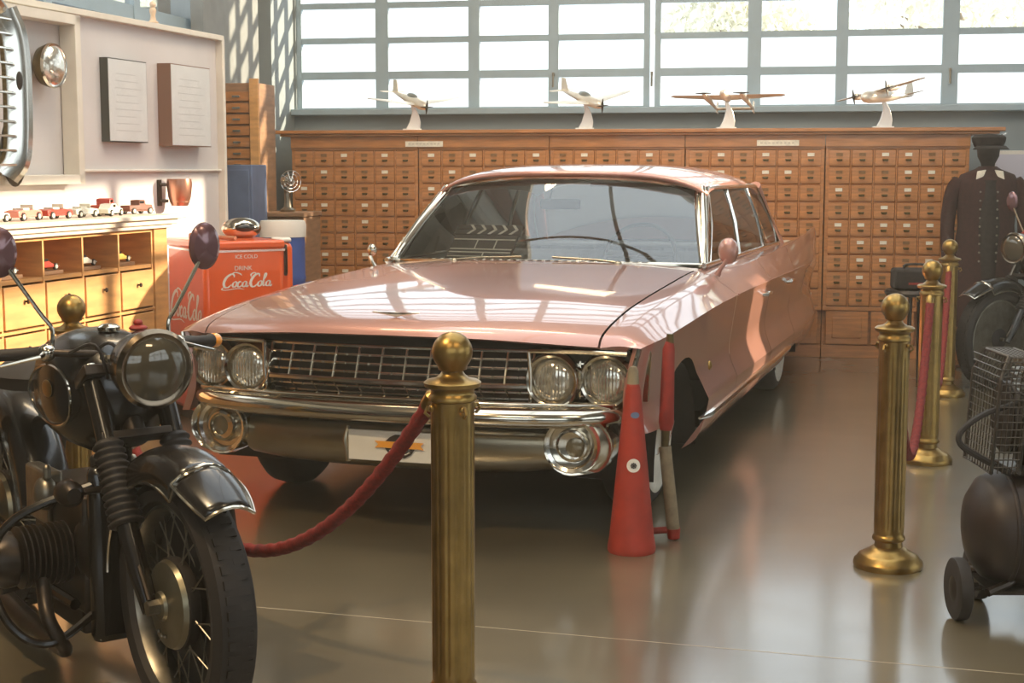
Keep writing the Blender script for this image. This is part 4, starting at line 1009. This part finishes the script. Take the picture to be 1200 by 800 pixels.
# ================================================================== MOTORCYCLE
def moto(name, label, loc, rotz, full=True):
    """local y = forward, x = the bike's right, origin on the floor under the front axle"""
    t = thing(name, label, 'motorcycle', loc, rotz)
    RWH = .335
    def mwheel(y, nm):
        M = T(0, y, RWH, ry=pi / 2)
        g = G(); g.lathe([(.255, -.03), (.270, -.052), (.300, -.060), (.326, -.046), (.337, -.016), (.337, .016), (.326, .046), (.300, .060), (.270, .052), (.255, .03), (.25, 0), (.255, -.03)], 64, M)
        for k in range(56):   # tread blocks
            a = 2 * pi * k / 56
            for sx in (-1, 1): g.box((0, 0, 0), (.030, .022, .008), M @ T(.333 * cos(a + sx * .028), .333 * sin(a + sx * .028), sx * .018, rz=a) @ T(0, 0, 0, ry=pi / 2))
        w = g.build(nm, BLACK, t, ang=35)
        g = G(); g.lathe([(.262, -.036), (.250, -.040), (.244, -.028), (.240, 0), (.244, .028), (.250, .040), (.262, .036), (.256, .022), (.252, 0), (.256, -.022), (.262, -.036)], 56, M); g.build('rim', ALU, w, ang=50)
        g = G()
        for k in range(36):
            a = 2 * pi * k / 36; sd = 1 if k % 2 else -1; b = a + (.5 if (k // 2) % 2 else -.5)
            g.tube([M @ Vector((.245 * cos(a), .245 * sin(a), 0)), M @ Vector((.075 * cos(b), .075 * sin(b), sd * .035))], .0022, 5)
        g.build('spokes', ALU, w)
        g = G(); g.lathe([(0, -.050), (.05, -.048), (.07, -.04), (.075, 0), (.118, .006), (.122, .012), (.122, .036), (.116, .040)], 48, M); g.build('brake_drum', BLACK, w)
        g = G(); g.lathe([(.118, .038), (.112, .052), (.09, .058), (.04, .064), (.035, .072), (0, .074)], 40, M); g.build('drum_cover', DRUM, w)
        g = G(); g.tube([(-.075, y, RWH), (.10, y, RWH)], .012, 12); g.tube([(.07, y, RWH), (.105, y, RWH)], .020, 6)
        for dy, dz in ((-.03, -.075), (-.01, -.082), (.012, -.08)): g.ell((.062, y + dy, RWH + dz), (.012, .014, .014), seg=8, rng=6)
        g.build('axle', ALU, w)
        return w
    mwheel(0, 'front_wheel')
    rk = R(31); fd = Vector((0, -sin(rk), cos(rk)))            # up along the fork
    A = Vector((0, -.03, RWH)) 
    def fk(x, d, off=0): return Vector((x, A.y, A.z)) + fd * d + Vector((0, off, 0))
    for sx in (-1, 1):
        g = G(); g.tube([fk(sx * .085, -.02), fk(sx * .092, .10), fk(sx * .095, .28)], [.022, .028, .030], 16); lg = g.build('fork_leg', GLOSSK, t)
        g = G(); n = 12; pts = []; rs = []
        for k in range(n * 4 + 1): pts.append(fk(sx * .095, .22 + .24 * k / (n * 4))); rs.append(.034 + .008 * (1 if k % 4 in (1, 2) else 0) + .006 * (1 - k / (n * 4)))
        g.tube(pts, rs, 20); g.build('rubber_gaiter', BLACK, lg, ang=60)
        g = G(); g.tube([fk(sx * .095, .46), fk(sx * .095, .66)], .028, 16); g.build('fork_shroud', GLOSSK, lg)
        g = G(); g.tube([fk(sx * .095, .655), fk(sx * .095, .685)], [.030, .022], 14); g.build('fork_cap', CHROME, lg)
    g = G(); g.prism([(-.13, -.016), (.13, -.016), (.13, .016), (-.13, .016)], .10, T(0, fk(0, .655).y, fk(0, .655).z, rx=rk)); g.prism([(-.115, -.012), (.115, -.012), (.115, .012), (-.115, .012)], .05, T(0, fk(0, .47).y, fk(0, .47).z, rx=rk))
    g.tube([fk(0, .44, -.04), fk(0, .68, -.04)], .032, 14); g.build('steering_head', DARKMET, t, bevel=.004)
    # front mudguard: valanced arc with pointed chrome edged front flap
    def mud(y, a0, a1, nm, parent, rr=.375, wd=.085):
        g = G(); rows_ = []
        for k in range(25):
            a = R(a0 + (a1 - a0) * k / 24)
            row = []
            for s_ in range(-6, 7):
                f = s_ / 6; x = wd * sin(f * 1.45) / sin(1.45); rad = rr + .035 * cos(f * 1.5) - (.055 * abs(f) ** 4)
                row.append((x, y + rad * cos(a), RWH + rad * sin(a)))
            rows_.append(row)
        g.grid(rows_); o = g.build(nm, GLOSSK, parent, solid=.004, ang=60)
        g = G()
        for e in (0, 12): g.tube([r[e] for r in rows_], .005, 6)
        g.tube(rows_[0], .005, 6); g.build('chrome_edge', CHROME, o)
        return o
    mud(0, 68, 176, 'front_mudguard', t)
    g = G(); rows_ = []
    for k in range(7):
        f = k / 6; rows_.append([(x * (1 + .12 * f * (1 - f) - .25 * f * f), .145 + .155 * f - .015 * abs(x / .085) ** 2, RWH + .378 - .04 * f - .02 * f * f + (.045 - .02 * f) * (1 - (x / .085) ** 2) - .035) for x in (-.085, -.06, -.03, 0, .03, .06, .085)])
    g.grid(rows_); fp = g.build('mudguard_flap', GLOSSK, t, solid=.004, ang=60)
    g = G(); g.tube([r[0] for r in rows_] + rows_[-1][1:-1] + [r[-1] for r in reversed(rows_)], .005, 6); g.tube(rows_[0], .005, 6); g.build('chrome_edge', CHROME, fp)
    g = G()
    for sx in (-1, 1): g.tube([(sx * .098, -.0, RWH + .02), (sx * .096, -.15, RWH + .20), (sx * .082, -.24, RWH + .285)], .007, 8)
    g.build('mudguard_stay', DARKMET, t)
    # headlamp
    HP = fk(0, .60) + Vector((0, .135, .085)); M = AX(HP, (0, 1, -.05))
    g = G(); g.lathe([(0, -.135), (.045, -.12), (.075, -.085), (.095, -.03), (.100, .03), (.098, .045)], 36, M); hl = g.build('headlight', GLOSSK, t)
    g = G(); g.lathe([(.095, .028), (.106, .032), (.108, .050), (.098, .062), (.088, .058)], 40, M); g.build('rim', mat('smoked_chrome', (.22, .17, .12), .2, 1.) if 'smoked_chrome' not in bpy.data.materials else bpy.data.materials['smoked_chrome'], hl)
    g = G(); g.lathe([(.092, .052), (.075, .066), (.045, .076), (0, .081)], 36, M); g.build('lens', mat('dim_lens', (.10, .080, .05), .08, .25, .9) if 'dim_lens' not in bpy.data.materials else bpy.data.materials['dim_lens'], hl)
    g = G(); g.ell(HP + Vector((0, -.06, .098)), (.05, .05, .018)); g.ell(HP + Vector((0, -.06, .112)), (.025, .025, .02)); g.build('switch', STICKR, hl)
    # handlebar
    HB = fk(0, .70) 
    hb = crom([(-.33, HB.y - .15, HB.z + .015), (-.22, HB.y - .08, HB.z + .025), (-.10, HB.y - .01, HB.z + .02), (0, HB.y, HB.z + .012), (.10, HB.y - .01, HB.z + .02), (.22, HB.y - .08, HB.z + .025), (.33, HB.y - .15, HB.z + .015)], 6)
    g = G(); g.tube(hb, .0115, 10); hbo = g.build('handlebar', DARKMET, t)
    for sx in (-1, 1):
        e = Vector((sx * .33, HB.y - .15, HB.z + .015)); i_ = Vector((sx * .20, HB.y - .068, HB.z + .025)); d = (e - i_).normalized()
        g = G(); g.tube([i_, i_ + d * .02, e - d * .005, e + d * .01], [.019, .017, .017, .021], 14); g.build('grip', BLACK, hbo)
        g = G(); g.ell(e + d * .03, (.045, .06, .045)); g.build('indicator', AMBER, hbo)
        g = G(); g.tube([i_ + Vector((0, .02, 0)), i_ + Vector((sx * .02, .05, -.005)), e + Vector((-sx * .02, .075, -.02))], [.009, .007, .005], 8); g.ell(i_ + Vector((-sx * .01, .01, .0)), (.05, .05, .05)); g.build('brake_lever', CHROME, hbo)
        g = G(); b0 = i_ + Vector((-sx * .03, 0, .01)); 
        mt = b0 + Vector((sx * .115, -.02, .235))
        g.tube(crom([b0, b0 + Vector((0, 0, .055)), b0 + Vector((sx * .03, -.005, .10)), mt], 5), .006, 8); ms = g.build('mirror', CHROME, t)
        g = G(); g.lathe([(0, -.012), (.045, -.01), (.057, .0), (.058, .008), (.05, .010), (0, .010)], 28, AX(mt + Vector((sx * .012, 0, .03)), (0, -1, .05)) @ Matrix.Diagonal((.82, 1.2, 1, 1))); g.build('mirror_head', mat('mirror_back', (.22, .11, .12), .25, .6, .8) if 'mirror_back' not in bpy.data.materials else bpy.data.materials['mirror_back'], ms)
    g = G()
    for k, (x, dx) in enumerate(((-.06, .02), (-.03, .05), (.03, -.04), (.06, 0))):
        g.tube(crom([(x * 2.4, HB.y - .03, HB.z + .02), (x * 1.6, HB.y + .06, HB.z + .05), (x + dx, HB.y + .06, HB.z - .06), (dx, HB.y - .03, HB.z - .22)], 5), .005, 6)
    g.build('cables', BLACK, t)
    g = G(); g.lathe([(.03, 0), (.034, .03), (.028, .04), (0, .04)], 20, T(.04, HB.y + .03, HB.z - .02)); g.lathe([(.02, 0), (.02, .05), (.012, .06), (0, .06)], 14, T(-.05, HB.y + .0, HB.z)); g.build('instruments', CHROME, t)
    # frame, tank, engine ...
    FY = -.36
    g = G(); g.tube([(0, FY + .02, .86), (0, FY - .05, .60), (0, FY - .12, .25), (0, FY - .75, .22), (0, FY - .95, .42)], .022, 10); g.tube([(0, FY, .82), (0, FY - .35, .78), (0, FY - .75, .66), (0, FY - .95, .42)], .02, 10)
    for sx in (-1, 1): g.tube([(sx * .13, FY - .10, .24), (sx * .14, FY - .75, .24)], .016, 8)
    g.build('frame', GLOSSK, t)
    rings = []
    for y, w, z0, z1 in ((FY + .06, .05, .80, .88), (FY + .02, .10, .70, .955), (FY - .08, .145, .665, 1.0), (FY - .22, .155, .665, 1.01), (FY - .36, .14, .68, .985), (FY - .46, .10, .70, .93), (FY - .50, .05, .74, .86)):
        zc_ = (z0 + z1) / 2; h_ = (z1 - z0) / 2
        rings.append([(w * (abs(cos(a)) ** .75) * (1 if cos(a) > 0 else -1), y, zc_ + h_ * (abs(sin(a)) ** .8) * (1 if sin(a) > 0 else -1)) for a in [2 * pi * k / 28 for k in range(28)]])
    g = G(); g.loft(rings); tk = g.build('fuel_tank', GLOSSK, t, ang=60)
    for sx in (-1, 1):
        g = G(); g.tube([(sx * (.150 - .008 * abs(sin(a))), FY - .20 + .17 * cos(a), .825 + .085 * sin(a)) for a in [2 * pi * k / 28 for k in range(28)]], .0045, 6, closed=True); g.build('pinstripe', CHROME, tk)
        g = G(); g.ell((sx * .155, FY - .20, .845), (.01, .08, .05)); g.build('badge', BRASS, tk)
    g = G(); g.lathe([(.03, 0), (.032, .012), (.02, .02), (0, .022)], 18, T(0, FY - .12, 1.005)); g.build('filler_cap', CHROME, tk)
    g = G(); g.lathe([(.05, 0), (.155, .012), (.165, .05), (.12, .085), (0, .095)], 24, T(0, FY - .66, .78) @ Matrix.Diagonal((1, 1.15, 1, 1))); g.build('seat', BLACK, t, ang=60)
    # engine block with finned cylinders either side
    g = G(); g.box((0, FY - .28, .38), (.22, .42, .34)); g.ell((0, FY - .10, .40), (.25, .22, .32)); g.box((0, FY - .30, .19), (.20, .36, .10)); g.lathe([(.12, -.01), (.12, .01)], 24, T(.10, FY - .2, .46, ry=pi / 2)); en = g.build('engine_block', DARKMET, t, bevel=.02)
    for sx in (-1, 1):
        g = G(); M = T(sx * .11, FY - .17, .38, ry=sx * pi / 2)
        prof = [(.05, 0)]
        for k in range(9): z = .02 + k * .016; prof += [(.055, z), (.088, z + .001), (.088, z + .005), (.055, z + .006)]
        prof += [(.06, .165), (.078, .17), (.080, .20), (.06, .235), (0, .24)]
        g.lathe(prof, 28, M); g.build('cylinder', DARKMET, t, ang=50)
        g = G(); g.tube(crom([(sx * .22, FY - .10, .32), (sx * .24, FY + .00, .24), (sx * .19, FY - .02, .14), (sx * .17, FY - .30, .12), (sx * .17, FY - .8, .16), (sx * .17, FY - 1.35, .22)], 6), [.020] * 19 + [.032] * 12, 12); g.build('exhaust_pipe', DARKMET, t)
        g = G(); g.tube(crom([(sx * .06, FY - .02, .26), (sx * .24, FY + .02, .18), (sx * .34, FY - .02, .24), (sx * .36, FY - .10, .38), (sx * .30, FY - .06, .52), (sx * .05, FY + .03, .62)], 6), .012, 8); g.build('crash_bar', GLOSSK, t)
        g = G(); g.tube([(sx * .10, FY - .42, .24), (sx * .24, FY - .42, .23)], [.01, .02], 10); g.build('footrest', BLACK, t)
        g = G(); g.box((sx * .10, FY - .42, .50), (.05, .20, .16)); g.ell((sx * .13, FY - .32, .52), (.07, .09, .10)); g.lathe([(.012, 0), (.012, .05)], 10, T(sx * .13, FY - .3, .56)); g.build('carburettor', ALU, t, bevel=.01)
    # leg shields / lower cowl that makes the dark mass behind the fork
    g = G(); g.box((0, FY + .0, .40), (.24, .06, .50), T(0, 0, 0)); g.build('front_cowl', GLOSSK, t, bevel=.025)
    g = G(); g.lathe([(.03, 0), (.035, .01), (.035, .05), (.02, .07), (0, .07)], 18, T(.20, FY + .05, .60, rx=-pi / 2)); g.lathe([(.03, 0), (.035, .01), (.035, .05), (.02, .07), (0, .07)], 18, T(-.20, FY + .05, .60, rx=-pi / 2)); g.tube([(-.2, FY + .08, .60), (.2, FY + .08, .60)], .01, 8); g.build('horn', DARKMET, t)
    mwheel(-1.40, 'rear_wheel')
    mud(-1.40, 5, 170, 'rear_mudguard', t)
    g = G()
    for sx in (-1, 1): g.tube([(sx * .09, FY - .80, .30), (sx * .10, -1.40, RWH)], .02, 10); g.tube([(sx * .11, -1.36, RWH), (sx * .12, FY - .86, .70)], .026, 12)
    g.build('swinging_arm', GLOSSK, t)
    g = G(); g.tube([(-.10, FY - .35, .22), (-.28, FY - .30, .012)], .011, 8); g.box((-.285, FY - .30, .008), (.05, .07, .012)); g.build('side_stand', DARKMET, t)
    return t
MA = R(180 + 36)
m1 = moto('motorcycle', 'large black vintage motorcycle with spoked wheel in the front left', (-.855, 3.80, .0015), MA)
m2 = dup(m1, (3.22, 9.90, .0015), R(122), 'black and chrome motorcycle half hidden behind the air compressor')

# ================================================================== AIR COMPRESSOR
t = thing('air_compressor', 'dark wheeled air compressor cut off by the right edge', 'compressor', (1.49, 4.78, 0), 0)
g = G(); g.lathe([(0, -.012), (.06, -.005), (.12, .012), (.165, .045), (.185, .09), (.188, .13), (.188, .95), (.18, .99), (.12, 1.03), (0, 1.05)], 40, T(0, 0, .30, ry=pi / 2)); g.lathe([(.1885, .10), (.191, .104), (.191, .112), (.1885, .116)], 40, T(0, 0, .30, ry=pi / 2)); tk = g.build('tank', TANKM, t, ang=60)
g = G()
for y in (-.13, .13): g.tube([(.03, y, .115), (.10, y * .8, .135), (.16, y * .6, .165)], .014, 8)
g.tube([(-.02, -.0, .10), (.30, 0, .10)], .012, 8); g.box((.12, 0, .11), (.16, .24, .012)); g.build('axle_bracket', DARKMET, tk)
for y, x in ((-.04, -.035),(.20, .10)):
    g = G(); M = T(x, y, .103, ry=pi / 2); g.lathe([(.05, -.020), (.088, -.024), (.100, -.018), (.103, 0), (.100, .018), (.088, .024), (.05, .020)], 32, M); w = g.build('wheel', BLACK, t)
    g = G(); g.lathe([(0, -.026), (.02, -.026), (.05, -.018), (.05, .018), (.02, .028), (0, .03)], 20, M); g.build('hub', DARKMET, w)
    g = G(); g.tube([(x, y, .103), (.04, y * .8, .103)], .009, 8); g.build('axle_stub', DARKMET, w)
g = G(); g.box((.42, 0, .497), (.62, .22, .014)); g.build('platform', DARKMET, t, bevel=.003)
# motor pump: finned cylinder block and crankcase
g = G(); g.lathe([(.07, 0), (.08, .04), (.08, .14), (.06, .16), (0, .16)], 24, T(.22, .0, .51)); pm = g.build('pump', DARKMET, t)
g = G()
for k in range(9): g.box((.22, 0, .67 + .018 * k), (.15, .16, .006))
g.box((.22, 0, .74), (.10, .10, .16)); g.box((.22, 0, .845), (.14, .14, .03)); g.build('finned_head', ALU, pm, bevel=.002)
g = G(); g.lathe([(.075, 0), (.085, .02), (.085, .20), (.07, .22), (0, .22)], 28, T(.45, .0, .60, ry=pi / 2)); g.build('motor', TANKM, t)
g = G()   # belt guard cage: wire mesh box seen edge on
gx = .03
fr_ = [(gx, -.12, .50), (gx, .16, .50), (gx + .02, .16, .80), (gx + .05, .12, .87), (gx + .05, -.10, .87), (gx + .02, -.12, .80)]
g.tube(fr_, .006, 6, closed=True); g.tube([(p[0] + .09, p[1], p[2]) for p in fr_], .006, 6, closed=True)
for k in range(15):
    z = .52 + .024 * k; g.tube([(gx + .02 * min(1, (z - .5) / .3), -.12, z), (gx + .09 + .02 * min(1, (z - .5) / .3), -.12, z)], .0022, 4); g.tube([(gx + .02 * min(1, (z - .5) / .3), -.12, z), (gx + .02 * min(1, (z - .5) / .3), .16, z)], .0022, 4)
for k in range(6): x = gx + .015 * k + .005; g.tube([(x, -.12, .50), (x + .02, -.12, .80), (x + .045, -.10, .87), (x + .045, .12, .87)], .0022, 4)
for k in range(11): y = -.12 + .028 * k; g.tube([(gx, y, .50), (gx + .02, y, .80), (gx + .05, y, .87), (gx + .14, y, .87)], .0022, 4)
g.build('belt_guard', mat('guard_wire', (.12, .10, .08), .4, .8), t)
g = G(); g.lathe([(.02, -.012), (.115, -.014), (.12, -.01), (.115, 0), (.12, .01), (.115, .014), (.02, .012)], 32, T(.115, .01, .66, ry=pi / 2)); 
for k in range(5): a = k * 2 * pi / 5; g.tube([(.115, .01, .66), (.115, .01 + .11 * cos(a), .66 + .11 * sin(a))], .010, 6)
g.build('flywheel', DARKMET, t)
g = G(); g.tube(crom([(.10, -.10, .495), (-.02, -.12, .56), (-.075, -.13, .60), (-.07, -.13, .64), (.0, -.12, .69), (.12, -.08, .72)], 6), .010, 8); g.build('handle', BLACK, t)
g = G(); g.box((.40, -.02, .62), (.16, .18, .24)); g.build('switch_box', TANKM, t, bevel=.02)
g = G(); g.lathe([(.03, 0), (.03, .03), (.065, .035), (.07, .05), (.07, .11), (.06, .125), (0, .13)], 24, T(.24, 0, .858)); g.build('air_filter', DARKMET, pm)

# ================================================================== MANNEQUIN WITH COAT AND HAT
MX, MY = 3.45, 10.90
t = thing('coat_mannequin', 'mannequin wearing a long dark maroon coat over a buttoned black jacket', 'mannequin', (MX, MY, 0), -.12)
g = G(); g.lathe([(0, 0), (.18, 0), (.18, .015), (.03, .03), (.02, .5), (.02, .75), (0, .75)], 24); g.build('stand', DARKMET, t)
def sk(rows_): return [[(x0 + w * cos(a), y0 + d * sin(a), z) for a in [2 * pi * k / 32 for k in range(32)]] for (x0, y0, w, d, z) in rows_]
g = G(); g.loft(sk([(0, 0, .27, .18, .32), (0, 0, .25, .17, .55), (0, 0, .225, .15, .85), (0, 0, .20, .13, 1.05), (0, 0, .215, .135, 1.25), (0, 0, .225, .13, 1.36), (0, 0, .19, .11, 1.42), (0, 0, .09, .08, 1.46), (0, 0, .06, .06, 1.48)])); ct = g.build('coat', MAROON, t, ang=60)
for sx in (-1, 1):
    g = G(); g.tube(crom([(sx * .19, 0, 1.38), (sx * .245, 0, 1.28), (sx * .27, .0, 1.08), (sx * .27, -.03, .88), (sx * .255, -.06, .72)], 5), [.052, .056, .058, .058, .057, .056, .055, .054, .053, .052, .051, .050, .050, .049, .049, .049, .048, .048, .048, .048, .048], 16); g.build('sleeve', MAROON, t)
    g = G(); g.prism([(sx * .03, 1.455), (sx * .09, 1.445), (sx * .10, 1.385), (sx * .05, 1.40)], .02, T(0, -.10, 0)); g.build('collar', PAPER, t, bevel=.004)
g = G(); g.loft(sk([(0, -.03, .12, .145, .58), (0, -.03, .115, .13, .9), (0, -.03, .11, .115, 1.2), (0, -.03, .09, .105, 1.38)])); jk = g.build('jacket', DARKCL, t, ang=60)
g = G()
for sx in (-.07, .05):
    for k in range(9): g.ell((sx, -.158 + .003 * k, .80 + .062 * k), (.016, .012, .016), seg=8, rng=5)
g.build('buttons', ALU, jk)
g = G(); g.lathe([(0, 1.44), (.045, 1.45), (.05, 1.50), (.075, 1.55), (.08, 1.60), (.07, 1.66), (.04, 1.69), (0, 1.70)], 24, Matrix.Diagonal((1, 1.1, 1, 1))); g.build('head', DARKCL, t)
t = thing('hat', 'dark cap with a thin silver band on the mannequin head', 'hat', (MX, MY, 1.62), -.12)
g = G(); g.lathe([(.084, 0), (.10, .0), (.115, .035), (.12, .065), (.10, .085), (0, .095)], 28, Matrix.Diagonal((1, 1.1, 1, 1))); g.build('crown', DARKCL, t)
g = G(); g.grid([[(.10 * cos(a), -.09 - .0 + .10 * sin(a) * 1, .004) for a in [pi + pi * k / 12 for k in range(13)]], [(.125 * cos(a), -.085 + .15 * sin(a), -.02) for a in [pi + pi * k / 12 for k in range(13)]]]); g.build('peak', DARKCL, t, solid=.004)
g = G(); g.tube([(.118 * cos(a), -.02 + .125 * sin(a), .06 + .035 * cos(a)) for a in [pi * k / 14 for k in range(-4, 15)]], .004, 6); g.build('band', CHROMEW, t)
t = thing('leather_case', 'black case with a red strap on a dark stool behind the stanchions', 'case', (2.70, 9.98, .66), -.1)
g = G(); g.box((0, 0, .07), (.30, .22, .14)); g.build('body', DARKCL, t, bevel=.02)
g = G(); g.box((.04, -.112, .045), (.20, .004, .014)); g.build('strap', STICKR, t)
g = G(); g.tube(crom([(-.08, 0, .138), (-.06, 0, .165), (.06, 0, .165), (.08, 0, .138)], 4), .008, 8); g.build('handle', BLACK, t)
t = thing('stool', 'dark round stool under the black case', 'stool', (2.70, 9.98, 0), .4)
g = G(); g.lathe([(0, .62), (.19, .62), (.20, .64), (.19, .66), (0, .66)], 28); g.build('seat', DARKMET, t)
for k in range(4):
    a = k * pi / 2 + .7; g = G(); g.tube([(.13 * cos(a), .13 * sin(a), .62), (.19 * cos(a), .19 * sin(a), .003)], .014, 8); g.build('leg', DARKMET, t)
t = thing('white_notice_board', 'white framed notice on the back wall at the right edge', 'notice board', RW(1.62, 12.86, 1.10), -RA)
g = G(); g.box((.25, 0, .25), (.5, .03, .52)); g.build('frame', WHITE, t, bevel=.004)
g = G(); g.box((.25, -.018, .25), (.44, .004, .46)); g.build('sheet', mat('lilac_sheet', (.62, .60, .68), .6), t)

# ================================================================== LIGHT
def area(loc, sx, sy, power, color, target=None, rot=None):
    l = bpy.data.lights.new('fill_light', 'AREA'); l.shape = 'RECTANGLE'; l.size = sx; l.size_y = sy; l.energy = power * .6; l.color = color  # unseen fill light added to brighten the room, no fitting
    o = bpy.data.objects.new('fill_light', l); COL.objects.link(o); o.location = loc
    if target is not None: o.rotation_euler = (Vector(target) - Vector(loc)).to_track_quat('-Z', 'Y').to_euler()
    elif rot: o.rotation_euler = rot
    return o
WARM = (1, .75, .45)
for (x, y, p, tg) in ((-1.5, .2, 55, (-.5, 4.5, 0)), (2.2, .5, 70, (1, 6, .5)), (-1.2, 7.0, 80, (-1.2, 8.5, 0)), (2.4, 8.2, 60, (2.2, 11, .8)), (0, 9.6, 90, (-.3, 11.5, .9))):
    area((x, y, 4.75), 1.4, .5, p, WARM, tg)
sp = bpy.data.lights.new('spot_lamp', 'SPOT'); sp.energy = 420; sp.color = WARM; sp.spot_size = R(52); sp.spot_blend = .5; sp.shadow_soft_size = .035
so = bpy.data.objects.new('spot_lamp', sp); COL.objects.link(so); so.location = (-2.15, 2.9, 4.4); so.rotation_euler = (Vector((-.4, 4.4, 0)) - so.location).to_track_quat('-Z', 'Y').to_euler()
sn = bpy.data.lights.new('sun', 'SUN'); sn.energy = 11.0; sn.color = (1, .83, .60); sn.angle = R(.6)
sno = bpy.data.objects.new('sun', sn); COL.objects.link(sno); sno.rotation_euler = Vector((-.90, -.12, -.26)).to_track_quat('-Z', 'Y').to_euler()
w = bpy.data.worlds.new('world'); bpy.context.scene.world = w; w.use_nodes = True
bg = w.node_tree.nodes['Background']; bg.inputs['Color'].default_value = (.86, .95, 1.0, 1); bg.inputs['Strength'].default_value = 2.2

# ================================================================== CAMERA
cam = bpy.data.cameras.new('camera'); co = bpy.data.objects.new('camera', cam); COL.objects.link(co)
cam.sensor_width = 36; cam.lens = 1750 / 1200 * 36; cam.clip_start = .05; cam.clip_end = 200
co.location = (0, 0, 1.46); co.rotation_euler = (pi / 2 - math.atan(202 / 1750), 0, 0)
sc = bpy.context.scene; sc.camera = co
sc.view_settings.view_transform = 'Standard'; sc.view_settings.look = 'None'; sc.view_settings.gamma = 1; sc.view_settings.exposure = .1; sc.view_settings.use_curve_mapping = False
hz = bpy.data.materials.new('haze_air'); hz.use_nodes = True; nt = hz.node_tree; nt.nodes.remove(nt.nodes['Principled BSDF'])
vs_ = nt.nodes.new('ShaderNodeVolumeScatter'); vs_.inputs['Color'].default_value = (1, .90, .72, 1); vs_.inputs['Density'].default_value = .0072; vs_.inputs['Anisotropy'].default_value = .35
nt.links.new(vs_.outputs[0], [n for n in nt.nodes if n.type == 'OUTPUT_MATERIAL'][0].inputs['Volume'])
g = G().box((.24, 4.5, 2.45), (10.6, 17.8, 5.4)); o = g.build('dusty_haze', hz, rotz=-RA); tag(o, 'thin sunlit dusty haze filling the air of the showroom', 'haze', None, 'stuff')
sc.cycles.use_denoising = True
sc.cycles.max_bounces = 8; sc.cycles.transparent_max_bounces = 12
